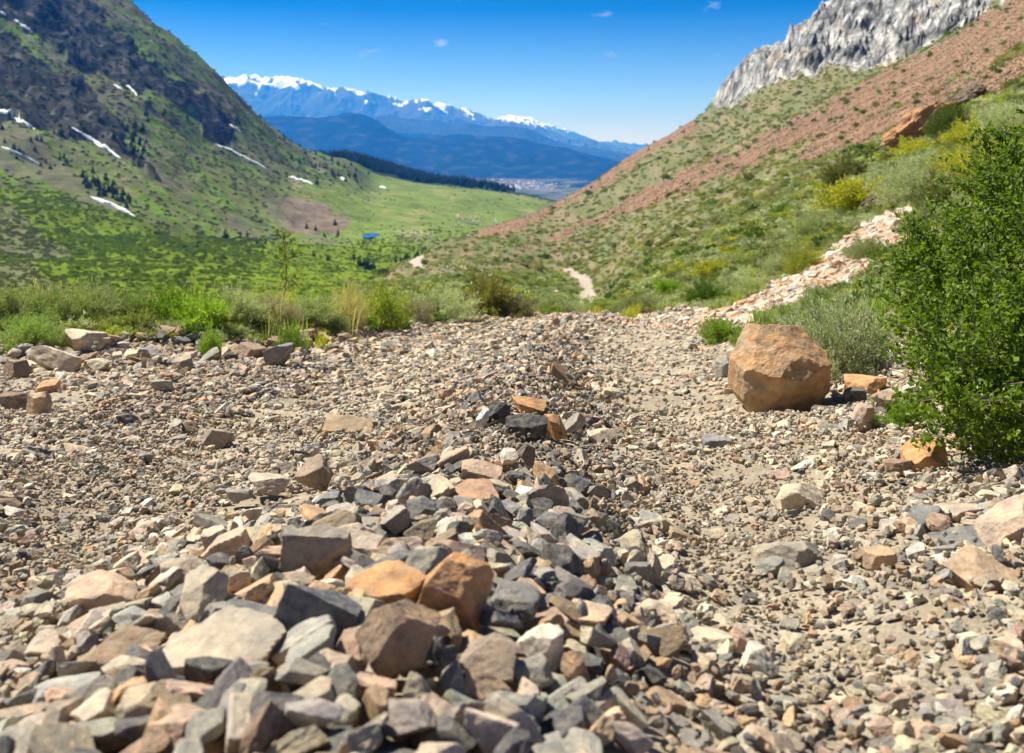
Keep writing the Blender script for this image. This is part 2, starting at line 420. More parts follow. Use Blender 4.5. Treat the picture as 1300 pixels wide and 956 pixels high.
def build_sheet(S, zfun, cols, nrow, dmin, dmax, wlog=60.0, smooth_k=9):
    lf = np.linspace(math.log(dmin), math.log(dmax), 1600)
    PX = np.repeat(cols[:, None], len(lf), 1); D = np.exp(np.repeat(lf[None], len(cols), 0))
    X = (PX - CX) / F * D
    zb = zR_base(X, D) if S is SR else (HY - S.row(PX, D)) / F * D
    py = HY - F * zb / D
    met = np.abs(np.diff(py, axis=1)) + wlog * (lf[1] - lf[0])
    met = np.minimum(met, 8)
    ker = np.ones(41) / 41
    met = np.apply_along_axis(lambda a: np.convolve(np.pad(a, 20, mode='edge'), ker, 'valid'), 0, met)
    met = np.apply_along_axis(lambda a: np.convolve(np.pad(a, 8, mode='edge'), np.ones(17) / 17, 'valid'), 1, met)
    cum = np.concatenate([np.zeros((len(cols), 1)), np.cumsum(met, 1)], 1)
    t = np.linspace(0, 1, nrow); DD = np.empty((len(cols), nrow))
    for i in range(len(cols)): DD[i] = np.exp(np.interp(t * cum[i, -1], cum[i], lf))
    XX = (cols[:, None] - CX) / F * DD
    ZZ = zfun(XX, DD)
    return XX, DD, ZZ

def grid_faces(n, m):
    i = np.arange(n - 1)[:, None] * m + np.arange(m - 1)[None]
    i = i.ravel()
    return np.stack([i, i + m, i + m + 1, i + 1], 1)

def split_link(XX, YY, ZZ, cols, cls, names):
    """one object per kind of land; neighbours share their edge exactly"""
    n, m = XX.shape
    V = np.stack([XX.ravel(), YY.ravel(), ZZ.ravel()], 1); Fc = grid_faces(n, m)
    fc = cls.ravel()[Fc[:, 0]]
    out = {}
    for k, (nm, mat) in names.items():
        sel = Fc[fc == k]
        if len(sel) == 0: continue
        used, inv = np.unique(sel, return_inverse=True)
        me = mesh_np(nm, V[used], inv.reshape(sel.shape), mat, True, cols.reshape(-1, 3)[used])
        o = link(nm, me); o['kind'] = 'structure'; out[k] = o
    return out

def lerp(a, b, t): return a + (np.asarray(b) - a) * t[..., None]
def paint(C, m, col, k=1.0):
    m = m.astype(float) * k
    return lerp(C, np.array(col, float), m)

# ---- the right sheet: road, hillside, scree, cliff
SCREE = [[(560,312),(640,280),(700,252),(760,222),(800,194),(850,168),(892,146),(880,166),(840,186),(800,214),(760,238),(700,268),(640,300),(600,312)],
         [(640,330),(700,297),(760,268),(800,247),(862,222),(925,196),(1034,139),(1126,88),(1218,46),(1285,0),(1330,-30),(1420,-60),(1420,0),(1300,62),(1176,121),(1118,150),(1009,188),(925,224),(860,246),(800,267),(740,290),(690,312)],
         [(1050,165),(1120,152),(1180,118),(1300,75),(1440,20),(1440,90),(1300,112),(1230,135),(1190,150),(1130,175),(1080,190),(1010,205)]]
GRAVEL_STRIP = [[(855,418),(905,400),(960,372),(1010,345),(1060,318),(1100,285),(1165,262),(1170,300),(1120,335),(1090,365),(1040,385),(980,402),(920,415)],
                [(1100,305),(1150,270),(1180,285),(1150,320)]]
def track_far(px, py):
    c = np.interp(py, [322,330,336,342,346,352,360,368,376,384,392], [536,526,528,720,722,734,744,748,748,746,742])
    w = np.interp(py, [322,330,341,342,346,352,370,392], [5,9,9,5,8,9,8,11])
    return (np.abs(px - c) < w) & (py > 322) & (py < 394) & ~((py > 337) & (py < 343)) 

colsR = np.unique(np.concatenate([np.arange(-1200, -60, 22.0), np.arange(-60, 1366, 1.7), np.arange(1366, 2301, 20.0)]))
XR, YR, ZR = build_sheet(SR, zR, colsR, 760, .45, 1400)
_cw = cliff_w(to_px(XR, YR), YR)
YR = YR - _cw * (7.5 * ridged(XR / 26 + ZR / 30, ZR / 10 - XR / 40, 4, 191) + 4 * fbm(XR / 8, ZR / 6, 4, 195) + 3.5 * np.abs(noise2(XR / 14 - ZR / 10, ZR / 30 + XR / 20, 197)))
PXR = to_px(XR, YR); PYR = HY - F * ZR / YR
PY0 = HY - F * zR_base(XR, YR) / YR
n1 = fbm(XR / (YR * .05), YR / (YR * 1.0) + np.log(YR) * 20, 4, 101)
nb = fbm(PXR / 26, PY0 / 14, 4, 103); nf = fbm(PXR / 6, PY0 / 4, 3, 105)
CR = np.zeros(XR.shape + (3,)); CR[:] = (.20, .165, .095)
CR = lerp(CR, np.array((.125, .135, .055)), sstep(-.35, .35, nb + .5 * nf))
CR = lerp(CR, np.array((.135, .15, .075)), .7 * sstep(.0, .5, fbm(PXR / 40, PY0 / 18, 4, 107)))
wx = PXR + 9 * fbm(PXR / 22, PY0 / 16, 3, 111) + 4 * nf; wy = PY0 + 7 * fbm(PXR / 30, PY0 / 14, 3, 113) + 3 * nf
green = in_poly(wx, wy, [(470,352),(560,345),(660,346),(715,352),(740,372),(735,396),(560,402),(470,400)])
CR = paint(CR, green & (YR > 25), (.12, .165, .035), .6)
scr = np.zeros(XR.shape, bool)
for P in SCREE: scr |= in_poly(wx, wy, P)
scr &= (YR > 25)
tuft = scr & (fbm(PXR / 13, PY0 / 7, 3, 115) > .38)
CR = paint(CR, scr, (.225, .14, .085)); CR = lerp(CR, np.array((.29, .19, .12)), (scr * .5 * sstep(-.2, .5, nf)))
CR = paint(CR, tuft, (.10, .12, .05), .8)
cw = cliff_w(PXR, YR); isc = (cw + .5 * fbm(PXR / 14, PY0 / 8, 3, 119) > .25) & (cw > .01)
rg = fbm(XR / 28, ZR / 16, 4, 121); dk = ridged(XR / 18 + .4 * rg, ZR / 13, 4, 123)
cu = PXR * .8 - PYR * .6; cv = PXR * .6 + PYR * .8
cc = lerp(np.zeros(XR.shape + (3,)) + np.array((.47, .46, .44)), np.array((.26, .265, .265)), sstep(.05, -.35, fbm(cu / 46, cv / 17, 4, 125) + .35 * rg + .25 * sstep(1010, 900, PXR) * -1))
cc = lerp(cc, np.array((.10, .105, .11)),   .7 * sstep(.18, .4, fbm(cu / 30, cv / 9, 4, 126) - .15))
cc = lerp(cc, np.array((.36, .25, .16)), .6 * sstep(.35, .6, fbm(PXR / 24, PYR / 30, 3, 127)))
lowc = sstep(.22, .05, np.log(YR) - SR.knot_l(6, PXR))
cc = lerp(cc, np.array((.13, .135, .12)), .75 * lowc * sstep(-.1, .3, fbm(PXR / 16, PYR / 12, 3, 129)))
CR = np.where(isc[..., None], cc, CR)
grs = np.zeros(XR.shape, bool)
for P in GRAVEL_STRIP: grs |= in_poly(wx, wy, P)
grs &= (YR < 60)
CR = paint(CR, grs, (.46, .34, .24))
tr = track_far(PXR + 2 * nf, PY0) & (YR > 60)
CR = paint(CR, tr, (.36, .31, .25))
near = YR < 30
onroad = near & (XR < road_right(YR) + .25 + .2 * nb) & (YR < bank_line(XR) + .3 + .2 * nb) & (YR < 24)
CR = paint(CR, onroad, (.31, .26, .19))
dustn = fbm(XR * 2.2, YR * 2.2, 4, 131)
CR = lerp(CR, np.array((.41, .35, .26)), onroad * .7 * sstep(-.3, .5, dustn))
clsR = np.where(onroad | tr, 0, np.where(isc, 3, np.where(scr, 2, 1)))

M_ground = terrain_mat('dirt', (3.0, 24.0, 110.0), [(14, .012), (70, .006), (300, .0018)], .16)
M_hill = terrain_mat('hillside soil', (.6, 5.0), [(1.2, .10), (8, .03)], .30)
M_scree = terrain_mat('brown scree', (.25, 1.2), [(.25, 1.0), (1.0, .45)], .28)
M_cliff = terrain_mat('pale cliff rock', (.09, .4), [(.06, 2.5), (.3, .8)], .30, .95, .1, [(.05, .10), (.16, .09)])
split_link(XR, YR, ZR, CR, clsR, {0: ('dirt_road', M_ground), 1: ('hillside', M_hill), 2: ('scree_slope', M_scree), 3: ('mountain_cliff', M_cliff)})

# ---- the left sheet: valley floor and mountain side
colsL = np.unique(np.concatenate([np.arange(-900, -60, 20.0), np.arange(-60, 780, 1.7), np.arange(780, 1001, 12.0)]))
XL, YL, ZL = build_sheet(SL, zL, colsL, 600, 20, 2800, 30.0)
PXL = to_px(XL, YL); PY1 = SL.row(PXL, YL)
nb = fbm(PXL / 30, PY1 / 20, 4, 141); nf = fbm(PXL / 5, PY1 / 4, 3, 143)
ca, sa = math.cos(math.radians(38)), math.sin(math.radians(38))
U = PXL * ca + PY1 * sa; W = -PXL * sa + PY1 * ca       # U runs down the fall line
streak = fbm(U / 120, W / 9, 4, 147); streak2 = fbm(U / 60, W / 16, 4, 149)
CL = np.zeros(XL.shape + (3,)); CL[:] = (.115, .13, .05)
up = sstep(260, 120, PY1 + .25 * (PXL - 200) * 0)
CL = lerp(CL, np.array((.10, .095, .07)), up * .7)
CL = lerp(CL, np.array((.11, .18, .025)), sstep(-.15, .3, streak + .3 * streak2) * .85)
CL = lerp(CL, np.array((.20, .165, .11)), sstep(.3, .55, streak2) * .6)
meadow = sstep(215, 250, PY1) * sstep(330, 430, PXL + .6 * (PY1 - 250))
CL = lerp(CL, np.array((.135, .185, .045)), meadow); CL = lerp(CL, np.array((.23, .225, .09)), meadow * .6 * sstep(.1, .5, fbm(PXL / 50, PY1 / 9, 3, 151)))
vf = sstep(-12, 10, W - (-PXL * 0 + np.interp(U, [0, 100, 200, 330, 420, 560, 700], [215, 205, 150, 105, 60, 20, -20])) + 10 * nb)
vf = np.maximum(vf, sstep(300, 318, PY1 + 6 * nb)) * (1 - sstep(480, 560, PXL) * .6)
CL = lerp(CL, np.array((.125, .175, .016)), vf * .9)
CL = lerp(CL, np.array((.05, .08, .01)), vf * .6 * sstep(.1, .45, fbm(PXL / 18, PY1 / 7, 4, 153)))
wx = PXL + 12 * fbm(PXL / 26, PY1 / 18, 4, 155) + 3 * nf; wy = PY1 + 8 * fbm(PXL / 26, PY1 / 18, 4, 157) + 2 * nf
TALUS = [[(360,250),(385,252),(420,268),(450,290),(400,293),(365,286)], [(335,250),(365,250),(370,285),(345,275)], [(275,282),(300,270),(325,280),(342,296),(310,295)],
         [(-60,120),(30,165),(70,200),(110,240),(170,270),(120,262),(60,228),(0,205),(-60,190)], [(-60,255),(10,262),(60,300),(100,322),(60,326),(0,312),(-60,300)],
         [(160,195),(200,212),(250,245),(240,255),(180,222)], [(-60,325),(20,335),(85,360),(80,372),(-60,372)], [(385,290),(420,298),(450,318),(400,308)]]
tal = np.zeros(XL.shape, bool)
for P in TALUS: tal |= in_poly(wx, wy, P)
CL = paint(CL, tal & (nf > -.75), (.13, .125, .085), .65)
CL = paint(CL, in_poly(wx, wy, TALUS[0]), (.18, .14, .105), .9)
cm = crag_mask(PXL, PY1) & (YL > 560)
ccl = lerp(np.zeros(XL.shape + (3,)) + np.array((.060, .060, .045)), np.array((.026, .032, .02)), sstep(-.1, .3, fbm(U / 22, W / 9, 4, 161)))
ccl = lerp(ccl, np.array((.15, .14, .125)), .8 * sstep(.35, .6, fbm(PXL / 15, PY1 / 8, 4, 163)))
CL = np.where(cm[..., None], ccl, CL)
forest = (YL > 1750) & (PXL > 395)
CL = paint(CL, forest, (.03, .045, .02))
clsL = np.where((PY1 > 300) | ((PXL > 470)), 0, 1)
clsL = np.where(YL < 330, 0, clsL)
M_mt = terrain_mat('mountain side', (.02, .12), [(.05, 3.0), (.25, .8)], .28, 1.0, 0.0)
M_vf = terrain_mat('valley floor', (.03, .15), [(.08, 1.0), (.3, .5)], .25, 1.0, 0.0)
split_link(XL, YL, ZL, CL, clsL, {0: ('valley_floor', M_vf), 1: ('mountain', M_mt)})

# ---- the far sheet
colsF = np.concatenate([np.arange(-100, 240, 12.0), np.arange(240, 920, 1.3), np.arange(920, 1101, 12.0)])
XF, YF, ZF = build_sheet(SF, zF, colsF, 420, 2300, 32000, 20.0)
PXF = to_px(XF, YF); PYF = HY - F * ZF / YF
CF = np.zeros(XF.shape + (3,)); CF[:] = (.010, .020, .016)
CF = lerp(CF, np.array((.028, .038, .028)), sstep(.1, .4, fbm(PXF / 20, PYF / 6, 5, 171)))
flo = (YF < 8100) & (YF > 4000)
light = sstep(.0, .35, fbm(PXF / 40 + PYF / 9, PYF / 5, 4, 173) + .35 * sstep(560, 720, PXF) ) * flo
CF = lerp(CF, np.array((.10, .11, .06)), light * .8)
CF = lerp(CF, np.array((.17, .15, .12)), flo * in_poly(PXF + 8 * nf.mean(), PYF, [(560,214),(640,222),(700,236),(725,246),(690,243),(600,232),(560,222)]) * .45)
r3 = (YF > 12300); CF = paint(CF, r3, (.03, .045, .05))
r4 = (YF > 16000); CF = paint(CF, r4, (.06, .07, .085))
rk = fbm(XF / 260, YF / 300, 4, 179)
sn = .45 * rk + (ZF - np.interp(PXF, [250, 330, 450, 560, 700, 800], [900, 1010, 930, 600, 420, 260])) / 330 + .85 * fbm(XF / 300, YF / 420, 5, 175) + .55 * ridged(XF / 210, YF / 700, 4, 177) - .14
snow = .92 * sstep(.25, .36, sn) * (YF > 16000)
CF = lerp(CF, np.array((.74, .84, .92)), snow)
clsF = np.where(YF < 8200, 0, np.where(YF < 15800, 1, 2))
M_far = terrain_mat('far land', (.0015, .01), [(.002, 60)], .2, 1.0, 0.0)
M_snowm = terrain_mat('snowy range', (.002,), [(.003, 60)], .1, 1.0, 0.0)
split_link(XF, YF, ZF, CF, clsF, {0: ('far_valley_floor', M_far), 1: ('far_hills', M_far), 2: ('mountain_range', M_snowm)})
# ================================================================== ROCKS
def ico(level):
    import bmesh
    bm = bmesh.new(); bmesh.ops.create_icosphere(bm, subdivisions=level, radius=1)
    V = np.array([v.co[:] for v in bm.verts]); Fc = np.array([[v.index for v in f.verts] for f in bm.faces]); bm.free()
    return V, Fc
ICO = {k: ico(k) for k in (3, 4, 5, 6)}

def cut_stone(level, seed, nplanes=13, planes=None, rough_=.012, soft=0.0, jag=.0):
    """a broken stone: the unit ball cut by planes, flat faces and crisp edges"""
    rs = np.random.RandomState(seed)
    V, Fc = ICO[level]; V = V.copy()
    if planes is None:
        N = rs.normal(size=(nplanes, 3)); N /= np.linalg.norm(N, axis=1)[:, None]
        N = np.vstack([N, np.eye(3), -np.eye(3)])
        d = np.concatenate([rs.uniform(.50, .95, nplanes), rs.uniform(.80, 1.0, 6)])
    else:
        N = np.array([p[:3] for p in planes], float); d = np.array([p[3] for p in planes], float)
        N /= np.linalg.norm(N, axis=1)[:, None]
    q = V @ N.T
    if jag > 0:   # uneven break faces
        q = q * (1 + jag * np.stack([noise3(V * 2.3 + 9 * k, seed + k) for k in range(len(N))], 1))
    r = np.where(q > .02, d[None] / np.maximum(q, .02), 9)
    if soft > 0:
        r = -np.log(np.sum(np.exp(-r / soft), 1)) * soft
    else: r = r.min(1)
    P = V * np.minimum(r, 1.35)[:, None]
    P = P + V * (rough_ * noise3(P * 4.5, seed + 50) + rough_ * .6 * noise3(P * 11, seed + 60))[:, None]
    return P, Fc

def stone_mesh(name, level, seed, mat, dims=(1, 1, 1), flat=False, **kw):
    P, Fc = cut_stone(level, seed, **kw)
    P = P * np.array(dims)
    me = mesh_np(name, P, Fc, mat, not flat)
    if not flat: me.set_sharp_from_angle(angle=math.radians(28))
    return me

M_rock = rock_mat('broken stone')
TAN, GREY, SLATE, RUST, PINK, BROWN, PALE = (.56,.475,.355), (.36,.34,.30), (.11,.112,.114), (.54,.30,.14), (.52,.37,.27), (.31,.22,.14), (.70,.64,.54)
CNAME = {TAN: 'tan', GREY: 'grey', SLATE: 'dark slate', RUST: 'orange', PINK: 'pinkish', BROWN: 'brown', PALE: 'pale cream'}

# fine height map of the stony road, raised by every stone that is laid on it
GX0, GX1, GY0, GY1, GS = -5.2, 4.4, .7, 19.0, .0125
gx = np.arange(GX0, GX1, GS); gy = np.arange(GY0, GY1, GS)
GG = np.meshgrid(gx, gy, indexing='ij')
_c = zR(GG[0][::2, ::2], GG[1][::2, ::2]).astype(np.float32)
Hb = np.repeat(np.repeat(_c, 2, 0), 2, 1)[:len(gx), :len(gy)]; Hm = Hb.copy()
C4 = np.meshgrid(gx[::4], gy[::4], indexing='ij')
_off = {}
def footprint(r):
    k = max(1, int(round(r / GS)))
    if k not in _off:
        a = np.arange(-k, k + 1); A, B = np.meshgrid(a, a, indexing='ij'); rr = (A * A + B * B) / (k + .35) ** 2
        m = rr <= 1; _off[k] = (k, m, np.sqrt(np.clip(1 - rr, 0, 1)).astype(np.float32))
    return _off[k]

def lay(x, y, a, c, sink=.35, fit=True):
    """rest a stone of half size a, half height c on the heap; returns z and the slope under it"""
    k, m, dome = footprint(a * .85)
    i = int((x - GX0) / GS); j = int((y - GY0) / GS)
    if i - k < 0 or j - k < 0 or i + k + 1 > Hm.shape[0] or j + k + 1 > Hm.shape[1]:
        return float(zR(np.array([x]), np.array([y]))[0]) + c * (1 - 2 * sink), 0, 0
    P = Hm[i - k:i + k + 1, j - k:j + k + 1]
    base = P[m]
    top = float(np.mean(base) * .55 + np.max(base) * .45) if len(base) > 3 else float(base.mean())
    n = max(2 * k, 1)
    sx = float(P[-1, k] - P[0, k]) / (n * GS); sy = float(P[k, -1] - P[k, 0]) / (n * GS)
    z = top + c * (1 - 2 * sink)
    P[m] = np.maximum(P[m], (z + c * .75 * dome[m]))
    return z, max(-.8, min(.8, sx)), max(-.8, min(.8, sy))

def rot_on(sx, sy, yaw, tilt=(0, 0)):
    n = Vector((-sx, -sy, 1)).normalized()
    q = Vector((0, 0, 1)).rotation_difference(n)
    return (q.to_matrix() @ Euler((tilt[0], tilt[1], 0)).to_matrix() @ Matrix.Rotation(yaw, 3, 'Z')).to_euler()

def ground_at(x, y):
    return float(zR(np.array([x]), np.array([y]))[0])

def px_point(px, py, lift=0.0):
    """the road or hillside point seen at this place of the photograph"""
    d = np.exp(np.linspace(math.log(.8), math.log(60), 900)); x = (px - CX) / F * d
    rows = HY - F * (zR_base(x, d) + lift) / d
    k = np.nonzero(rows < py)[0]
    k = k[0] if len(k) else len(d) - 1
    return float(x[k]), float(d[k])

# ---- the big boulder, cut plane by plane
boulder_planes = [(-.20,-.60,.78,.60), (.30,-.42,.86,.66), (.05,.30,.95,.80), (-.08,-.90,-.42,.62), (-.55,-.80,-.15,.74), (-.93,-.25,-.05,.84), (-.70,-.25,.66,.74),
                  (.50,-.84,-.18,.76), (.95,-.15,.10,.88), (.82,-.30,-.50,.90), (.72,.10,.66,.84), (.1,.98,.0,.8), (-.6,.7,.1,.8), (0,0,-1,.72), (-.35,-.60,-.72,.92), (.45,-.5,-.74,.88), (.10,-.85,.52,.68)]
_rb = np.random.RandomState(8)
for _k in range(12):     # smaller breaks knock the corners off
    _n = _rb.normal(size=3); _n /= np.linalg.norm(_n); boulder_planes.append((_n[0], _n[1], _n[2], _rb.uniform(.86, .94)))
heroes = []
def hero(name, label, cat, px, py, w, h, colr, dims=None, tilt=(.15, 0), yaw=0.0, sink=.22, seed=None, level=5, mat=None, group=None, short=None, lift=0.0, depth=.8, **kw):
    if lift == 0 and name == 'stone' and 250 < px < 720 and py > 560: lift = .02
    x, y = px_point(px, py, lift)
    a = w / F * y / 2; c = h / F * y / 2
    heroes.append(dict(name=name, label=label, cat=cat, x=x, y=y + a * .5, a=a, c=c, b=a * depth, col=colr, tilt=tilt, yaw=yaw, sink=sink, seed=seed if seed is not None else int(px * 7 + py), level=level, mat=mat, lift=lift, group=group, short=short, kw=kw))

M_boulder = rock_mat('ochre boulder', (.48, .285, .14), (.52, .45, .38), 1.1, .018, .12, .62)
M_orange = rock_mat('orange stone', (.50, .25, .10), (.60, .42, .26), .9, .005, .3)
M_slab = rock_mat('striped slab', (.29, .20, .13), (.60, .32, .14), 1.1, .005, .8)
hero('boulder', 'big ochre boulder with slanting lit top beside the right edge of the stony road', 'boulder', 1000, 528, 136, 122, TAN, level=6, mat=M_boulder, planes=boulder_planes, jag=.045, rough_=.026, sink=.10, depth=.85, short='big ochre boulder')
M_orange = rock_mat('orange stone', (.55, .30, .135), (.66, .48, .32), 1.0, .006, .4, .28)
H = hero
H('stone', 'flat orange wedge of rock lying on top of the nearest heap', 'rock', 490, 790, 116, 66, RUST, tilt=(.30, -.12), mat=M_orange, seed=5, lift=.03, level=6, short='flat orange wedge', sink=0)
H('stone', 'steep orange block with a rounded top leaning beside the flat orange wedge', 'rock', 574, 806, 92, 100, RUST, tilt=(.35, .25), mat=M_orange, seed=21, lift=.035, level=6, short='steep orange block', sink=.05, depth=.6)
H('stone', 'upright brown slab with orange left edge in the near heap', 'rock', 494, 885, 100, 118, BROWN, tilt=(.1, .40), mat=M_slab, seed=33, level=6, short='upright brown slab', sink=.1, depth=.5, lift=.03)
H('stone', 'blocky grey and tan stone with a flat top left of the orange wedge', 'rock', 398, 746, 88, 74, (.31,.27,.22), seed=44, level=6, short='blocky grey tan stone', sink=.05, tilt=(.25, .1), lift=.03)
H('stone', 'broad pale slab at the bottom left of the near heap', 'rock', 262, 890, 185, 100, (.38,.33,.26), seed=51, level=6, short='broad pale slab', sink=.15, tilt=(.2, .1), lift=.02)
H('stone', 'dark grey slab leaning against the upright brown slab', 'rock', 392, 845, 108, 92, (.15,.155,.16), seed=58, level=6, short='leaning dark grey slab', tilt=(.1, .5), depth=.5, sink=.1, lift=.02)
H('stone', 'dark grey faceted stone below the blocky grey and tan stone', 'rock', 320, 832, 90, 74, (.15,.155,.155), seed=63, level=5, short='dark grey faceted stone', tilt=(0, .2))
H('stone', 'wide dark grey stone right of the steep orange block', 'rock', 645, 806, 64, 72, (.19,.19,.185), seed=70, short='wide dark grey stone', tilt=(0, .3))
H('stone', 'pale tan angular stone standing at the near right foot of the heap', 'rock', 685, 858, 64, 62, PALE, seed=77, short='pale angular stone', sink=.15)
H('stone', 'tan brown wedge stone at the bottom edge below the steep orange block', 'rock', 612, 880, 84, 62, (.30,.24,.18), seed=84, short='tan brown wedge', sink=.15)
H('stone', 'black slate stone wedged under the two orange rocks', 'rock', 546, 824, 78, 56, (.06,.065,.07), seed=91, short='black slate under the orange rocks')
H('stone', 'narrow pale stone standing upright alone in the right wheel track', 'rock', 801, 838, 24, 46, PALE, seed=98, short='narrow upright pale stone', sink=.1, tilt=(.05, -.1))
H('stone', 'square grey stone alone on the bare dirt right of the heap', 'rock', 815, 752, 44, 44, (.26,.255,.24), seed=105, short='square grey stone', sink=.12)
H('stone', 'pinkish flat slab among small stones at the left foreground', 'rock', 128, 788, 106, 50, PINK, seed=112, short='pinkish flat slab', sink=.15)
H('stone', 'long dark grey stone behind the dark faceted stone in the left foreground', 'rock', 244, 772, 84, 44, (.17,.17,.165), seed=119, short='long dark grey stone', tilt=(0, -.25))
H('stone', 'brown wedge stone at the bottom left corner of the road', 'rock', 150, 872, 118, 70, BROWN, seed=126, short='brown corner wedge', tilt=(0, -.35), depth=.5)
H('stone', 'brown peaked stone with one pale face on the left flank of the ridge', 'rock', 398, 626, 52, 48, (.27,.20,.145), seed=133, short='brown peaked stone', sink=.1)
H('stone', 'blue grey cube of stone below the brown peaked stone', 'rock', 413, 656, 38, 40, (.20,.21,.225), seed=140, short='blue grey cube stone')
H('stone', 'pink grey wedge leaning uphill behind the blocky grey stone', 'rock', 286, 718, 66, 42, PINK, seed=147, short='pink grey wedge', tilt=(0, -.35))
H('stone', 'dark brown low stone alone in the middle of the left wheel track', 'rock', 442, 550, 66, 26, BROWN, seed=154, short='dark brown low stone')
H('stone', 'flat tan stone with shaded underside on the left wheel track', 'rock', 272, 563, 42, 26, (.29,.24,.19), seed=161, short='flat tan track stone')
H('stone', 'rounded brown stone in the left wheel track', 'rock', 237, 553, 22, 22, BROWN, seed=168, short='rounded brown stone')
H('stone', 'large near black slate stone on the crest of the ridge', 'rock', 668, 552, 54, 34, (.05,.053,.06), seed=175, short='near black crest slate', lift=.03)
H('stone', 'glossy black faceted stone left of the near black slate', 'rock', 632, 537, 32, 28, (.045,.05,.06), seed=182, short='black faceted stone', lift=.03)
H('stone', 'orange faceted stone on the right shoulder of the ridge', 'rock', 705, 554, 34, 32, RUST, seed=189, mat=M_orange, short='orange shoulder stone', lift=.03)
H('stone', 'grey spindle stone leaning right of the orange shoulder stone', 'rock', 731, 548, 22, 30, GREY, seed=196, short='grey spindle stone', tilt=(0, .5), lift=.04)
H('stone', 'orange topped flat stone behind the black slate on the ridge', 'rock', 672, 522, 46, 16, RUST, seed=203, mat=M_orange, short='flat orange crest stone', lift=.03)
H('stone', 'thumb sized white stone on the ridge crest', 'rock', 613, 541, 18, 24, (.70,.68,.64), seed=210, short='white crest stone', lift=.03)
H('stone', 'pinkish brown lump on the near side of the ridge', 'rock', 612, 622, 56, 42, PINK, seed=217, short='pinkish brown lump', lift=.03)
H('stone', 'bright cream stone right of the pinkish brown lump', 'rock', 644, 590, 28, 20, PALE, seed=224, short='bright cream stone', lift=.04)
H('stone', 'pointed brown stone standing on the ridge beside the cream stone', 'rock', 668, 588, 24, 32, (.25,.20,.155), seed=231, short='pointed brown ridge stone', lift=.04, sink=.1)
H('stone', 'dark blue grey stone on the right foot of the ridge', 'rock', 655, 644, 38, 26, SLATE, seed=238, short='blue grey foot stone', lift=.03)
H('stone', 'long orange slab with small stones in front, middle of the near ridge', 'rock', 602, 640, 72, 20, (.42,.25,.15), seed=245, short='long orange slab', lift=.03)
H('stone', 'dark grey tilted stone left of the long orange slab', 'rock', 532, 662, 46, 36, (.14,.145,.15), seed=252, short='dark tilted stone', tilt=(0, -.3), lift=.03)
H('stone', 'tan lump of stone beside the dark tilted stone', 'rock', 533, 690, 44, 34, (.30,.24,.16), seed=259, short='tan lump', lift=.03)
H('stone', 'pink brown flat slab behind the steep orange block', 'rock', 578, 716, 76, 36, (.30,.20,.165), seed=266, short='pink brown slab', lift=.03)
H('stone', 'blue grey block right of the pink brown slab', 'rock', 640, 744, 50, 34, (.20,.205,.21), seed=273, short='blue grey block', lift=.02)
H('stone', 'flat dark stone left of the steep orange block', 'rock', 300, 640, 34, 24, GREY, seed=280, short='flat grey left stone')
H('stone', 'large tan flat stone on the left flank under the brown peaked stone', 'rock', 338, 628, 54, 26, TAN, seed=287, short='tan flank stone')
# at the foot of the boulder and along the right edge
H('stone', 'grey stone tucked against the left side of the big boulder', 'rock', 921, 480, 30, 32, GREY, seed=301, short='grey stone left of the boulder')
H('stone', 'dark blue stone in the shadow right of the big boulder', 'rock', 1084, 516, 32, 28, (.05,.06,.075), seed=308, short='dark blue stone by the boulder')
H('stone', 'rust orange stone half buried behind the dark blue stone', 'rock', 1104, 500, 54, 30, RUST, seed=315, mat=M_orange, short='half buried rust stone')
H('stone', 'pink striped slab lying under the green bush branches', 'rock', 1136, 530, 56, 38, (.42,.29,.22), seed=322, short='pink striped slab', tilt=(0, .25))
H('stone', 'pink pale wedge standing before the striped slab', 'rock', 1098, 550, 30, 38, (.46,.33,.27), seed=329, short='pink pale wedge', sink=.1)
H('stone', 'rust brown block under the lower edge of the green bush', 'rock', 1183, 600, 62, 46, (.38,.20,.12), seed=336, mat=M_orange, short='rust brown block', sink=.1)
H('stone', 'tan brown stone left of the rust brown block', 'rock', 1142, 607, 40, 24, (.33,.22,.15), seed=343, short='tan brown edge stone')
H('stone', 'grey faceted stone on the right shoulder of the road', 'rock', 1192, 684, 58, 38, (.20,.21,.215), seed=350, short='grey faceted shoulder stone')
H('stone', 'large cream and orange slab near the right border of the road', 'rock', 1248, 750, 98, 50, (.45,.32,.21), seed=357, short='cream orange slab', level=6)
H('stone', 'wide pale orange rock reaching in from the right border', 'rock', 1292, 696, 88, 62, (.48,.36,.27), seed=364, short='wide pale orange rock', level=6)
H('stone', 'long dark grey slab in front of the wide pale orange rock', 'rock', 1238, 694, 84, 20, (.15,.155,.155), seed=371, short='long dark slab')
H('stone', 'flat cream stone with a straight right edge in the right track', 'rock', 1018, 650, 66, 50, TAN, seed=378, short='flat cream track stone', sink=.35)
H('stone', 'weathered grey tan slab sunk in the right wheel track', 'rock', 1010, 722, 92, 44, (.30,.27,.225), seed=385, short='sunken grey tan slab', sink=.4)
H('stone', 'tan stone with dark side at the bottom right of the track', 'rock', 893, 866, 40, 44, TAN, seed=392, short='tan bottom stone')
H('stone', 'pale rounded stone at the bottom right corner region', 'rock', 965, 858, 54, 40, PALE, seed=399, short='pale rounded stone')
H('stone', 'cream orange stone right of the sunken slab', 'rock', 1118, 724, 42, 32, (.48,.34,.22), seed=406, short='cream orange stone')
H('stone', 'blue grey low stone beyond the flat cream track stone', 'rock', 912, 570, 40, 20, (.22,.23,.24), seed=413, short='blue grey low stone')
H('stone', 'tan block on the right foot of the ridge', 'rock', 765, 566, 38, 22, TAN, seed=420, short='tan ridge foot block')
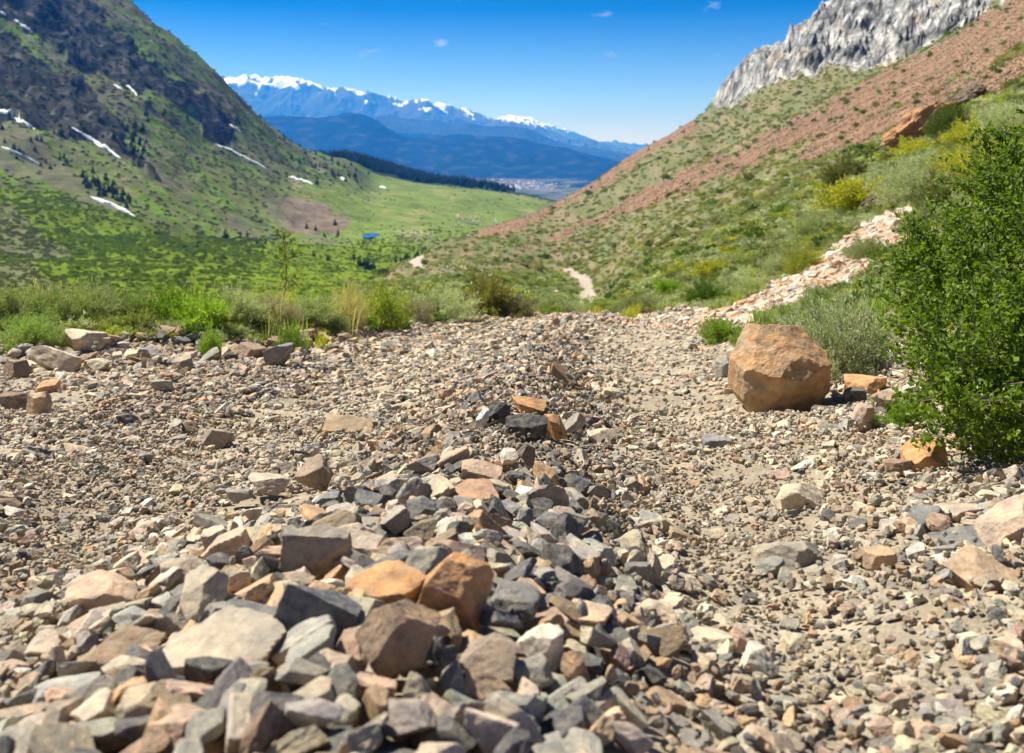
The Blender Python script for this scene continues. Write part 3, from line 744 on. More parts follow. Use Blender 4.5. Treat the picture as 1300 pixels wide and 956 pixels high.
# the row of stones along the left bank
H('stone', 'long tan slab leaning at the left bank', 'rock', 62, 472, 74, 40, TAN, seed=427, short='long tan bank slab', tilt=(0, .35), sink=.1, depth=.5)
H('stone', 'squared tan block on top of the bank stones', 'rock', 98, 449, 52, 28, TAN, seed=434, short='squared tan block', sink=.05)
H('stone', 'brown cornered stone at the far left of the bank', 'rock', 18, 482, 44, 34, BROWN, seed=441, short='brown cornered bank stone')
H('stone', 'rounded tan stone with brown side below the long tan slab', 'rock', 46, 527, 34, 34, (.42,.31,.20), seed=448, short='rounded tan bank stone', sink=.1)
H('stone', 'dark brown stone below the sage on the left bank', 'rock', 66, 426, 28, 18, BROWN, seed=455, short='dark brown bank stone')
H('stone', 'flat brown stone jutting from the bank under the green clump', 'rock', 196, 432, 50, 16, (.27,.19,.14), seed=462, short='flat brown jutting stone')
H('stone', 'grey pyramid shaped stone at the foot of the bank', 'rock', 350, 468, 40, 34, (.21,.21,.205), seed=469, short='grey pyramid stone', sink=.05)
H('stone', 'light brown stone left of the grey pyramid stone', 'rock', 316, 456, 40, 24, (.32,.22,.155), seed=476, short='light brown stone by the pyramid')
H('stone', 'tan and brown stone below the middle of the bank', 'rock', 227, 472, 38, 26, (.34,.27,.20), seed=483, short='tan brown bank foot stone')
H('stone', 'grey pointed stone below the tan and brown bank stone', 'rock', 206, 500, 28, 24, GREY, seed=490, short='grey pointed stone')
H('stone', 'orange brown stone on the far left under the tan block', 'rock', 56, 500, 34, 22, RUST, seed=497, short='orange brown bank stone')
H('stone', 'rust brown stone low on the left bank edge', 'rock', 14, 520, 40, 24, (.22,.14,.10), seed=504, short='rust brown edge stone')

heroes.sort(key=lambda h: -h['a'] * h['c'])
big_list = []
for h in heroes:
    a, b, c = h['a'], h['b'], h['c']
    P, Fc = cut_stone(h['level'], h['seed'], nplanes=h['kw'].get('nplanes', 11), planes=h['kw'].get('planes'), rough_=h['kw'].get('rough_', .024), jag=h['kw'].get('jag', .045))
    P = P / np.abs(P).max(0) * np.array((1.0, b / a, c / a))
    me = mesh_np(h['name'], P, Fc, h['mat'] or M_rock, True); me.set_sharp_from_angle(angle=math.radians(24))
    z, sx, sy = lay(h['x'], h['y'], min(a, b), c, h['sink'])
    z = ground_at(h['x'], h['y']) + h['lift'] + c * (1 - 2 * h['sink'])
    o = link(h['name'], me, None, (h['x'], h['y'], z), rot_on(sx * .3, sy * .3, h['yaw'], h['tilt']))
    o.scale = (a, a, a); o['rcol'] = [float(q) for q in h['col']]
    tag(o, h['label'], h['cat'], h['group'])
    big_list.append((h['x'], h['y'], a, h['short']))

# ---- libraries for the rest
def lib_collection(name, meshes):
    c = bpy.data.collections.new(name)
    for i, me in enumerate(meshes):
        o = bpy.data.objects.new('%s_%02d' % (name, i), me); c.objects.link(o)
    return c
rsd = np.random.RandomState(5)
def lib_dims(k):
    return (1, rsd.uniform(.6, .95), rsd.uniform(.38, .75))
STONE_LIB = [stone_mesh('stone_shape', 5, 700 + k, M_rock, lib_dims(k), nplanes=int(rsd.randint(8, 14)), rough_=.02, jag=.07) for k in range(20)]
GRAVEL_LIB = [stone_mesh('gravel_shape', 3, 900 + k, M_rock, lib_dims(k), nplanes=int(rsd.randint(7, 12)), rough_=.01, jag=.05) for k in range(16)]

def zone(x, y):
    """0..1 heap, edge and track weights"""
    p = np.exp(-((x - pile_center(y)) / (.30 + .012 * y)) ** 2) * np.interp(y, [0, 6, 12], [1, .9, .5])
    t = np.exp(-((x - track_l(y)) / .34) ** 2) + np.exp(-((x - track_r(y)) / .30) ** 2)
    b = sstep(-1.6, -.2, bank_dist(x, y)); r = sstep(-.55, .05, x - road_right(y))
    return p, np.clip(t, 0, 1), np.maximum(b, r)

ZP, ZT, ZE = zone(C4[0], C4[1]); ZN = noise2(C4[0] * 1.6, C4[1] * 1.6, 77); ZB = sstep(.05, .45, fbm(C4[0] * 1.1 + 4, C4[1] * .8, 3, 78) + .35 * ZT - .9 * ZP - .9 * ZE)
hb = np.array([(to_px(h['x'], h['y'] - h['a'] * .5), h['a'] * F / h['y'], HY - F * (ground_at(h['x'], h['y'])) / h['y'], h['c'] * 2 * F / h['y'], h['y'], h['x'], min(h['a'], h['b'])) for h in heroes])
def pick_colour(rs, p, e, x, y):
    if p > .35: w = [.24, .22, .24, .11, .08, .08, .03]
    elif e > .5 and x > 0: w = [.34, .17, .08, .16, .14, .03, .08]
    elif e > .5: w = [.26, .26, .16, .10, .07, .14, .01]
    else: w = [.43, .25, .04, .06, .10, .04, .08]
    k = rs.choice(7, p=w)
    base = (TAN, GREY, SLATE, RUST, PINK, BROWN, PALE)[k]
    c = np.array(base) * rs.uniform(.72, 1.22) * (1 + rs.uniform(-.06, .06, 3))
    if base is RUST: c = c * .6 + np.array(TAN) * rs.uniform(.2, .5)
    return base, np.clip(c, .03, .75)

stones = []   # x,y,z,rot,scale(3),color,base
def scatter(n, y0, y1, s0, s1, alpha, seed, pile_bias=1.0, thin_track=.6, xr=9, mode=0):
    rs = np.random.RandomState(seed); k = 0; tries = 0
    sizes = np.sort((s0 ** -alpha + rs.rand(n) * (s1 ** -alpha - s0 ** -alpha)) ** (-1 / alpha))[::-1]
    while k < n and tries < n * 12:
        tries += 1
        # even over the ground seen by the camera, denser near
        y = y0 * (y1 / y0) ** rs.rand() if mode == 0 else rs.uniform(y0, y1)
        half = .60 * y + .25
        x = rs.uniform(-half, half)
        if x > xr or x > road_right(y) + .35 or (bank_dist(x, y) > .45): continue
        if mode == 0 and rs.rand() > half / (.60 * y1 + .25) * 1.0 + .35: continue
        a = float(sizes[k])
        i = int((x - GX0) / GS); j = int((y - GY0) / GS)
        if not (0 <= i < Hm.shape[0] and 0 <= j < Hm.shape[1]): continue
        p = float(ZP[i >> 2, j >> 2]); t = float(ZT[i >> 2, j >> 2]); e = float(ZE[i >> 2, j >> 2])
        acc = .45 + pile_bias * p + .8 * e - thin_track * t
        if a > .018: acc += .35 * float(ZN[i >> 2, j >> 2])
        if a > .03 and p < .3 and e < .3: acc -= .25
        acc *= 1 - (.66 if a > .009 else .2) * float(ZB[i >> 2, j >> 2])
        if rs.rand() > acc: continue
        up = Hm[i, j] - Hb[i, j]
        lo_ = .55 if y < 2.3 else 1.0
        if up > (.030 if p > .4 else .012) * lo_ + a * (1.1 if p > .4 else .5) * (.8 if y < 2.3 else 1): continue
        if (np.hypot(hb[:, 5] - x, hb[:, 4] - y) < hb[:, 6] * .92 + a * .3).any(): continue
        if a > .007:
            qx = to_px(x, y); qy = HY - F * (Hb[i, j] + a * .4) / y; qr = a * F / y * .7
            near_ = (hb[:, 4] > y - a) & (hb[:, 4] < y * 2.2) & (np.abs(qx - hb[:, 0]) < hb[:, 1] * .9 + qr * .6) & (qy < hb[:, 2] + 2 - .0 * qr) & (qy + qr * .3 > hb[:, 2] - hb[:, 3] * .95) | ((np.abs(qx - hb[:, 0]) < hb[:, 1] * .8) & (np.abs(y - hb[:, 4]) < hb[:, 1] / F * hb[:, 4] * .7))
            if near_.any(): continue
        b = a * rs.uniform(.62, .95); c = a * rs.uniform(.32, .66)
        if a < .02 : c = a * rs.uniform(.45, .8)
        z, sx, sy = lay(x, y, (a + b) / 2, c * .55, rs.uniform(.18, .36) if p > .3 else rs.uniform(.26, .45))
        tl = (.30 if p > .35 else .14)
        r = rot_on(sx * .8, sy * .8, rs.uniform(0, 6.28), (rs.normal() * tl, rs.normal() * tl))
        base, colr = pick_colour(rs, p, e, x, y)
        stones.append((x, y, z, tuple(r), (a, b / .78, c / .56), colr, base))
        k += 1
scatter(130, .95, 5.5, .034, .070, 2.2, 1, .9, .4)
scatter(1700, .80, 2.2, .016, .042, 1.1, 11, .9, .45, xr=.10)
scatter(2600, 1.2, 8, .018, .046, 2.2, 2, .8, .35)
scatter(1500, 6, 17, .035, .080, 2.4, 3, .6, .2, mode=1)
scatter(4200, .8, 8, .013, .030, 1.7, 12, .2, -.15)
scatter(9000, .8, 7, .009, .020, 1.9, 4, .4, .0)
scatter(13000, 4.5, 17, .015, .034, 2.2, 5, .5, .1, mode=1)
scatter(14000, .8, 3.8, .0042, .009, 1.8, 6, .0, -.1)
scatter(11000, 3, 9, .007, .015, 1.8, 7, .3, .0)
rs_b = np.random.RandomState(77)
for k in range(420):     # thin stony litter on the slope foot right of the road
    y = rs_b.uniform(1.0, 6); x = road_right(y) + rs_b.uniform(.3, 2.2); a = .010 * (4 ** (rs_b.rand() ** 1.5))
    z, sx, sy = lay(x, y, a, a * .35, .3); base, colr = pick_colour(rs_b, 0, 1, x, y)
    stones.append((x, y, z, tuple(rot_on(sx * .8, sy * .8, rs_b.uniform(0, 6.28), (rs_b.normal() * .2, 0))), (a, a * .9, a * .9), colr, base))
for k in range(420):     # rubble along the foot of the left bank
    x = rs_b.uniform(-4.2, -1.1); y = float(bank_line(np.array(x))) - rs_b.uniform(-.25, 1.3) ** 1 * (1 if x < -1.7 else .6); a = .026 * (3.0 ** (rs_b.rand() ** 1.6))
    if not (.8 < y < 12) or x < -4.6: continue
    if any(abs(x - bx) < ba and abs(y - by) < ba for bx, by, ba, _ in big_list): continue
    b = a * rs_b.uniform(.6, .95); c = a * rs_b.uniform(.4, .75); z, sx, sy = lay(x, y, (a + b) / 2, c * .55, .22)
    base, colr = pick_colour(rs_b, 0, 1, x, y)
    stones.append((x, y, z, tuple(rot_on(sx * .8, sy * .8, rs_b.uniform(0, 6.28), (rs_b.normal() * .2, rs_b.normal() * .2))), (a, b / .78, c / .56), colr, base))

# stones of the dry wash and of the little slides up the right hillside
def slope_stones(P, n, s0, s1, seed, cols):
    rs = np.random.RandomState(seed); P = np.array(P, float); k = 0
    while k < n:
        px = rs.uniform(P[:, 0].min(), P[:, 0].max()); py = rs.uniform(P[:, 1].min(), P[:, 1].max())
        if not in_poly(np.array([px]), np.array([py]), P)[0]: continue
        x, y = px_point(px, py); k += 1
        if y > 50: continue
        a = s0 * (s1 / s0) ** (rs.rand() ** 2) * (y / 8) ** .6
        z = ground_at(x, y); c = np.array(cols[rs.randint(len(cols))]) * rs.uniform(.75, 1.2)
        sc = (a, a * rs.uniform(.7, 1.2), a * rs.uniform(.5, .9))
        r = rot_on(.3, -.1, rs.uniform(0, 6.28), (rs.normal() * .25, rs.normal() * .25))
        stones.append((x, y, z + a * .12, tuple(r), sc, np.clip(c, .04, .75), TAN))
WASH = [(.48,.33,.24), (.50,.40,.32), TAN, (.38,.37,.36), PALE, RUST, (.42,.26,.18)]
for q, P in enumerate(GRAVEL_STRIP): slope_stones(P, 4600 if q == 0 else 400, .02, .085, 40 + q, WASH)
slope_stones([(1040,360),(1170,262),(1200,300),(1150,340),(1060,400)], 500, .03, .10, 47, WASH)
slope_stones([(700,395),(860,402),(900,415),(860,420),(690,405)], 500, .015, .05, 48, WASH)

sarr = sorted(range(len(stones)), key=lambda i: -(stones[i][4][0] * stones[i][4][2]) / stones[i][1] ** 2)
def in_view(s):
    px = to_px(s[0], s[1]); py = HY - F * s[2] / s[1]
    return -5 < px < 1305 and py < 960
N_IND = 299 - len([h for h in heroes if h['cat'] == 'rock'])
ind = [i for i in sarr if in_view(stones[i]) and stones[i][1] < 9 and stones[i][4][0] > .012][:N_IND]
indset = set(ind)
# words that single a stone out: its colour and shape, and the named rock it lies next to
seen = {}
def rel_words(x, y, used):
    order = sorted(big_list, key=lambda b: ((b[0] - x) / y) ** 2 * 1.0 + ((b[1] - y) / y) ** 2 * .5)
    out = []
    for bx, by, ba, sh in order[:14]:
        dx, dy = x - bx, (y - by) * .6
        far = math.hypot((x - bx), (y - by)) / y
        w = ('left of', 'right of')[dx > 0] if abs(dx) > abs(dy) else ('in front of', 'behind')[dy > 0]
        q = ('just ', 'a little way ', 'further ')[0 if far < .12 else 1 if far < .3 else 2]
        out.append(q + w + ' the ' + sh)
    return out
for i in ind:
    x, y, z, r, sc, colr, base = stones[i]
    rs_ = random.Random(i)
    o = link('stone', STONE_LIB[i % len(STONE_LIB)], None, (x, y, z), r, sc); o['rcol'] = [float(q) for q in colr]
    big = 'large' if sc[0] / y > .026 else 'medium' if sc[0] / y > .017 else 'small'
    shp = 'flat' if sc[2] / sc[0] < .85 else 'chunky' if sc[2] / sc[0] > 1.12 else 'angular'
    cn = CNAME[base]
    lab = None
    for rel in rel_words(x, y, seen):
        for cand in ('%s %s stone %s' % (cn, shp, rel), '%s %s %s stone %s' % (big, cn, shp, rel)):
            if cand not in seen and len(cand.split()) <= 16: lab = cand; break
        if lab: break
    lab = lab or cand
    seen[lab] = o
    tag(o, lab, 'rock', 'loose stones on the road')

# ---- everything smaller: one stuff object, stones placed on its points
def gn_scatter(name, pts, rots, scls, idx, cols, coll, extra=None):
    me = bpy.data.meshes.new(name); n = len(pts)
    me.vertices.add(n); me.vertices.foreach_set('co', np.asarray(pts, np.float32).ravel())
    for nm, ty, key, arr in (('rot', 'FLOAT_VECTOR', 'vector', rots), ('scl', 'FLOAT_VECTOR', 'vector', scls), ('idx', 'INT', 'value', idx)):
        a = me.attributes.new(nm, ty, 'POINT'); a.data.foreach_set(key, np.asarray(arr, np.int32 if ty == 'INT' else np.float32).ravel())
    c4 = np.ones((n, 4), np.float32); c4[:, :3] = cols
    a = me.attributes.new('rcol', 'FLOAT_COLOR', 'POINT'); a.data.foreach_set('color', c4.ravel())
    o = bpy.data.objects.new(name, me); COL.objects.link(o)
    ng = bpy.data.node_groups.new(name, 'GeometryNodeTree')
    ng.interface.new_socket('Geometry', in_out='INPUT', socket_type='NodeSocketGeometry'); ng.interface.new_socket('Geometry', in_out='OUTPUT', socket_type='NodeSocketGeometry')
    gi = ng.nodes.new('NodeGroupInput'); go = ng.nodes.new('NodeGroupOutput')
    ip = ng.nodes.new('GeometryNodeInstanceOnPoints'); ci = ng.nodes.new('GeometryNodeCollectionInfo')
    ci.inputs[0].default_value = coll; ci.inputs['Separate Children'].default_value = True; ci.inputs['Reset Children'].default_value = True
    def na(nm, ty):
        q = ng.nodes.new('GeometryNodeInputNamedAttribute'); q.data_type = ty; q.inputs[0].default_value = nm; return q.outputs[0]
    L = ng.links.new
    L(gi.outputs[0], ip.inputs['Points']); L(ci.outputs[0], ip.inputs['Instance']); ip.inputs['Pick Instance'].default_value = True
    L(na('idx', 'INT'), ip.inputs['Instance Index']); e = ng.nodes.new('FunctionNodeEulerToRotation'); L(na('rot', 'FLOAT_VECTOR'), e.inputs[0]); L(e.outputs[0], ip.inputs['Rotation'])
    L(na('scl', 'FLOAT_VECTOR'), ip.inputs['Scale']); L(ip.outputs[0], go.inputs[0])
    md = o.modifiers.new('scatter', 'NODES'); md.node_group = ng
    o['kind'] = 'stuff'
    return o

rest = [i for i in range(len(stones)) if i not in indset]
mid = [i for i in rest if stones[i][4][0] / stones[i][1] > .006]; sml = [i for i in rest if stones[i][4][0] / stones[i][1] <= .006]
STONE_COLL = lib_collection('stone_lib', STONE_LIB + GRAVEL_LIB)
allr = mid + sml
idx = [(i % len(STONE_LIB)) if q < len(mid) else len(STONE_LIB) + i % len(GRAVEL_LIB) for q, i in enumerate(allr)]
g = gn_scatter('gravel', [stones[i][:3] for i in allr], [stones[i][3] for i in allr], [stones[i][4] for i in allr], idx, [stones[i][5] for i in allr], STONE_COLL)
tag(g, 'loose gravel and broken stones covering the road')
# ================================================================== PLANTS AND THE REST
def leaf_quads(P, D, L, Wd, rs, fold=.25):
    """a leaf at each P along D: two triangles with a crease, as a 4-vert quad"""
    n = len(P); D = D / np.linalg.norm(D, axis=1)[:, None]
    R = rs.normal(size=(n, 3)); S = np.cross(D, R); S /= np.linalg.norm(S, axis=1)[:, None] + 1e-9
    Nn = np.cross(D, S)
    L = np.broadcast_to(L, (n,))[:, None]; Wd = np.broadcast_to(Wd, (n,))[:, None]
    a = P; c = P + D * L; b = P + D * L * .5 + S * Wd * .5 + Nn * Wd * fold; d = P + D * L * .5 - S * Wd * .5 + Nn * Wd * fold
    V = np.stack([a, b, c, d], 1).reshape(-1, 3)
    i = np.arange(n)[:, None] * 4
    return V, np.concatenate([i, i + 1, i + 2, i + 3], 1)

def tubes(paths, r0, r1, sides=4):
    """paths: list of (k,3) arrays"""
    Vs, Fs, off = [], [], 0
    ang = np.linspace(0, 2 * math.pi, sides, endpoint=False)
    for P in paths:
        k = len(P); T = np.gradient(P, axis=0); T /= np.linalg.norm(T, axis=1)[:, None] + 1e-9
        up = np.where(np.abs(T[:, 2:3]) > .9, np.array([[1., 0, 0]]), np.array([[0, 0, 1.]]))
        A = np.cross(T, up); A /= np.linalg.norm(A, axis=1)[:, None] + 1e-9; B = np.cross(T, A)
        r = np.linspace(r0, r1, k)[:, None, None]
        ring = P[:, None] + r * (np.cos(ang)[None, :, None] * A[:, None] + np.sin(ang)[None, :, None] * B[:, None])
        Vs.append(ring.reshape(-1, 3))
        for q in range(k - 1):
            for s_ in range(sides):
                a = off + q * sides + s_; b = off + q * sides + (s_ + 1) % sides
                Fs.append((a, b, b + sides, a + sides))
        off += k * sides
    return np.concatenate(Vs), np.array(Fs)

def with_cols(V, Fc, rs, per=4):
    c = np.repeat(rs.rand(len(V) // per), per); return np.stack([c, c, c], 1)

def bush_parts(seed, n_stem, n_leaf, L, W, spread=1.0, height=.85, up=.8, curl=.35, hollow=.35, lump=.35):
    rs = np.random.RandomState(seed); stems = []; P = []; D = []
    for k in range(n_stem):
        az = rs.uniform(0, 6.283); el = math.acos(rs.uniform(.12, 1)); rad = rs.uniform(.72, 1.08) * (1 + lump * float(noise2(np.array(az * .9 + seed), np.array(el * 2.), seed)))
        d = np.array([math.cos(az) * math.sin(el) * spread, math.sin(az) * math.sin(el) * spread, math.cos(el) * height]) * rad
        b = np.array([rs.normal() * .10, rs.normal() * .10, 0]); t = np.linspace(0, 1, 5)[:, None]
        path = b + d * t + np.array([0, 0, 1.0]) * (t * (t - 1)) * -curl * .4 + rs.normal(size=3) * .04 * t * t
        stems.append(path)
        m = n_leaf; u = hollow + (1 - hollow) * rs.rand(m) ** .7
        q = b + d * u[:, None] + np.array([0, 0, 1.0]) * (u * (u - 1))[:, None] * -curl * .4 + rs.normal(size=(m, 3)) * .045
        P.append(q); dn = d / np.linalg.norm(d); D.append(dn * up + np.array([0, 0, .35]) + rs.normal(size=(m, 3)) * .55)
    P = np.concatenate(P); D = np.concatenate(D); n = len(P); P[:, 2] = np.maximum(P[:, 2], .01)
    V, Fc = leaf_quads(P, D, L * rs.uniform(.6, 1.3, n), W * rs.uniform(.7, 1.3, n), rs)
    return stems, V, Fc, rs

M_fine = leaf_mat('fine leaves', (.85, .88, .85), (1.25, 1.2, 1.05), .25, True, .7, .2)
M_green = leaf_mat('green leaves', (.09, .165, .013), (.24, .32, .033), .38, False, .5, .22)
M_stem = plain_mat('woody stem', (.19, .15, .12))
M_grey_stem = plain_mat('pale twig', (.36, .32, .28))

def bush_mesh(name, seed, n_stem, n_leaf, L, W, joined=True, stem_r=.012, **kw):
    st, V, Fc, rs = bush_parts(seed, n_stem, n_leaf, L, W, **kw)
    c = with_cols(V, Fc, rs)
    sv, sf = tubes(st[:max(6, n_stem // 2)], stem_r, stem_r * .4, 3)
    if not joined:
        return mesh_np(name + '_foliage', V, Fc, M_fine, False, c), mesh_np(name + '_stems', sv, sf, M_stem, True)
    me = mesh_np(name, np.concatenate([V, sv]), np.concatenate([Fc, sf + len(V)]), M_fine, False, np.concatenate([c, np.ones((len(sv), 3)) * .2]))
    me.materials.append(M_stem); mi = np.zeros(len(me.polygons), np.int32); mi[len(Fc):] = 1; me.polygons.foreach_set('material_index', mi)
    return me

SAGE = [bush_mesh('sage', 20 + k, 230, 52, .075, .019, False, .008, lump=.5, up=.7, hollow=.5) for k in range(4)]
HERB = [bush_mesh('herb', 40 + k, 130, 36, .11, .038, False, .009, up=.6, lump=.5) for k in range(3)]
WISP = [bush_mesh('wisp', 50 + k, 150, 24, .16, .010, False, .007, up=1.6, height=1.1, spread=.75, hollow=.25) for k in range(2)]
MIDB = [bush_mesh('mid', 60 + k, 46, 22, .17, .035, True, .014, lump=.5) for k in range(4)] + [bush_mesh('mid', 70 + k, 36, 20, .2, .07, True, .014, up=.5, lump=.6) for k in range(3)]
FARB = [bush_mesh('far', 80 + k, 22, 7, .42, .20, True, .02, up=.4, lump=.6, hollow=.5) for k in range(5)]

SG, SGL, GRN, YEL, OLV, DKG, STRAW, LIL = (.36,.40,.22), (.46,.49,.34), (.25,.37,.05), (.46,.44,.06), (.20,.22,.07), (.10,.17,.03), (.62,.54,.30), (.34,.30,.25)

def _look(cols, PY, YY, px, py, dmin):
    i = int(np.clip(np.searchsorted(cols, px), 0, len(cols) - 1)); m = (YY[i] > dmin) & (PY[i] < py); k = np.nonzero(m)[0]
    k = k[0] if len(k) else int(np.argmin(np.where(YY[i] > dmin, PY[i], 9e9)))
    d = YY[i, k]
    if k > 0 and PY[i, k - 1] > py > PY[i, k]: d = YY[i, k - 1] + (d - YY[i, k - 1]) * (PY[i, k - 1] - py) / (PY[i, k - 1] - PY[i, k])
    return float((px - CX) / F * d), float(d)
def hill_point(px, py): return _look(colsR, PYR, YR, px, py, 2.0)
def zat(x, y, f=zR): return float(f(np.array([x]), np.array([y]))[0])

def plant(px, py, w, h, kinds, col, name, label, cat='shrub', d=None, group=None, seed=0):
    """a shrub whose foot stands at photo point (px,py) or at distance d in column px; w,h in photo pixels"""
    if d is None: x, y = hill_point(px, py)
    else: y = d; x = (px - CX) / F * d
    z = zat(x, y); s_ = w / F * y / 2; sh = h / F * y
    me = kinds[seed % len(kinds)]
    root = bpy.data.objects.new(name, None); COL.objects.link(root); root.location = (x, y, z - .02 * sh)
    root.rotation_euler = (0, 0, seed * 1.7 + px * .1); root.scale = (s_, s_, sh / .88); root.empty_display_size = .1
    f = link('foliage', me[0], root); f['rcol'] = list(col); link('stems', me[1], root)
    tag(root, label, cat, group); return root

# the left bank, from the left border towards the crest
LB = [
 (8, 438, 110, 74, SAGE, SG, 'sagebrush', 'grey green sagebrush at the left border of the bank', 6.9),
 (62, 436, 96, 62, SAGE, (.31,.37,.17), 'sagebrush', 'sagebrush over the dark brown bank stone', 7.0),
 (112, 440, 110, 66, SAGE, SG, 'sagebrush', 'wide sagebrush with bare brown twigs under it on the left bank', 7.2),
 (165, 440, 80, 56, SAGE, (.32,.38,.18), 'sagebrush', 'sagebrush left of the bright green clump on the bank', 7.4),
 (214, 441, 78, 62, HERB, GRN, 'leafy_plant', 'bright green leafy clump in the middle of the left bank', 7.3),
 (256, 446, 84, 62, HERB, (.30,.41,.07), 'leafy_plant', 'fresh green clump hanging over the edge of the bank', 7.2),
 (300, 438, 78, 58, SAGE, SGL, 'sagebrush', 'pale grey sagebrush right of the fresh green clump', 7.5),
 (340, 430, 74, 48, SAGE, LIL, 'sagebrush', 'brownish sagebrush right of the pale grey one, near the sapling foot', 8.0),
 (386, 424, 96, 50, SAGE, SG, 'sagebrush', 'sagebrush between the sapling and the pale wispy bush', 8.4),
 (442, 425, 86, 76, WISP, STRAW, 'wispy_bush', 'tall pale wispy bush with white stems on the bank', 9.0),
 (482, 420, 70, 62, HERB, (.36,.42,.09), 'leafy_plant', 'yellow green bush right of the pale wispy bush', 9.6),
 (415, 436, 60, 34, SAGE, (.24,.28,.13), 'sagebrush', 'small dark sagebrush in front of the pale wispy bush', 8.6),
 (522, 412, 66, 32, SAGE, LIL, 'sagebrush', 'low dry twiggy bush left of the pale dome sagebrush', 11.2),
 (556, 406, 108, 38, SAGE, SGL, 'sagebrush', 'pale dome shaped sagebrush at the end of the bank', 12.5),
 (500, 424, 44, 24, HERB, GRN, 'leafy_plant', 'small green plant below the yellow green bush', 10.2),
 (616, 396, 84, 58, HERB, (.25,.23,.08), 'olive_shrub', 'open olive brown shrub alone at the crest of the road', 14.5),
 (645, 400, 84, 30, SAGE, (.22,.20,.12), 'sagebrush', 'low brown sagebrush at the right foot of the olive shrub', 14.5),
 (700, 398, 80, 22, SAGE, SG, 'sagebrush', 'low sagebrush on the crest before the far bend of the track', 17.0),
 (762, 399, 70, 20, HERB, (.28,.34,.10), 'leafy_plant', 'low green plant on the crest right of the far track', 18.0),
 (815, 402, 74, 22, SAGE, (.27,.28,.15), 'sagebrush', 'low sagebrush at the right end of the road crest', 17.0),
]
for q, (px, py, w, h, kd, c, nm, lb, d) in enumerate(LB): plant(px, py, w, h * (.72 if px < 480 else 1), kd, c, nm, lb, 'shrub' if nm != 'leafy_plant' else 'plant', d, None, q)
RB = [
 (1062, 486, 150, 100, SAGE, (.36,.39,.28), 'sagebrush', 'large grey sagebrush right behind the big ochre boulder', 4.55),
 (1006, 434, 70, 30, SAGE, LIL, 'sagebrush', 'purplish grey twiggy bush behind the boulder top', 5.4),
 (1092, 424, 96, 44, SAGE, SG, 'sagebrush', 'sagebrush between the stony wash and the green bush', 5.3),
 (918, 442, 70, 34, HERB, (.26,.37,.07), 'leafy_plant', 'green plants at the road edge left of the boulder', 7.6),
 (952, 447, 54, 30, HERB, (.23,.31,.08), 'leafy_plant', 'green plant touching the left of the boulder top', 6.6),
 (1102, 560, 44, 22, HERB, (.24,.35,.07), 'leafy_plant', 'little green sprout among the stones below the pink pale wedge', 3.15),
 (1150, 560, 60, 40, HERB, GRN, 'leafy_plant', 'small green plant between the striped slab and the bush', 3.1),
 (368, 455, 44, 36, HERB, (.19,.27,.06), 'leafy_plant', 'green tuft right of the grey pyramid stone', 6.6),
 (268, 470, 34, 40, HERB, (.28,.39,.08), 'leafy_plant', 'thin green sprout hanging below the bank clump', 6.5),
 (40, 442, 80, 46, SAGE, (.32,.41,.16), 'sagebrush', 'low green sagebrush in front at the left bank border', 6.5),
]
for q, (px, py, w, h, kd, c, nm, lb, d) in enumerate(RB): plant(px, py, w, h, kd, c, nm, lb, 'shrub' if nm != 'leafy_plant' else 'plant', d, None, q + 3)

HB = [ # marked shrubs of the right hillside
 (1092, 268, 118, 46, YEL, 'wide yellow green shrub left of the bare brown bank'), (1118, 246, 70, 34, (.45,.49,.37), 'silvery shrub above the wide yellow green shrub'),
 (1072, 236, 62, 40, OLV, 'dark olive shrub above and left of the yellow green shrub'), (1155, 262, 90, 52, SGL, 'silvery sagebrush right of the yellow green shrub'),
 (1186, 236, 96, 46, (.45,.49,.32), 'broad pale sagebrush below the orange outcrop'), (1188, 268, 64, 44, OLV, 'dark twiggy bush under the broad pale sagebrush'),
 (1206, 176, 62, 46, (.14,.19,.04), 'dark green shrub standing on the orange outcrop'), (1250, 226, 96, 56, (.52,.49,.06), 'bright yellow shrub above the big green bush'),
 (1232, 184, 74, 34, YEL, 'yellow green shrub right of the orange outcrop'), (1160, 200, 60, 26, YEL, 'yellow shrub just below the orange outcrop'),
 (895, 388, 52, 32, DKG, 'dark green rounded shrub left of the stony wash'), (958, 376, 60, 26, SG, 'grey green shrub right of the dark rounded shrub'),
 (990, 352, 60, 30, SGL, 'pale shrub at the upper left side of the stony wash'), (1034, 300, 64, 30, SG, 'grey green shrub left of the dark brown bank'),
 (1020, 346, 56, 30, (.38,.40,.08), 'yellowish shrub left of the upper wash'), (906, 350, 60, 22, YEL, 'yellowish shrub far left above the dark rounded shrub'),
 (1276, 172, 70, 44, SGL, 'pale sagebrush at the right border above the bush'), (1180, 300, 80, 40, (.30,.36,.20), 'green grey shrub at the top of the stony wash'),
 (1040, 385, 54, 22, (.34,.40,.25), 'grey green shrub inside the lower stony wash'), (1100, 330, 60, 30, SG, 'sagebrush beside the middle of the stony wash'),
 (980, 340, 56, 26, OLV, 'olive shrub above the dark rounded shrub'), (850, 372, 50, 20, GRN, 'bright green shrub right of the far bend of the track')]
for q, (px, py, w, h, c, lb) in enumerate(HB): plant(px, py, w, h, (SAGE if c not in (YEL, DKG, OLV, GRN) else HERB), c, 'hillside_shrub', lb, 'shrub', None, None, q)

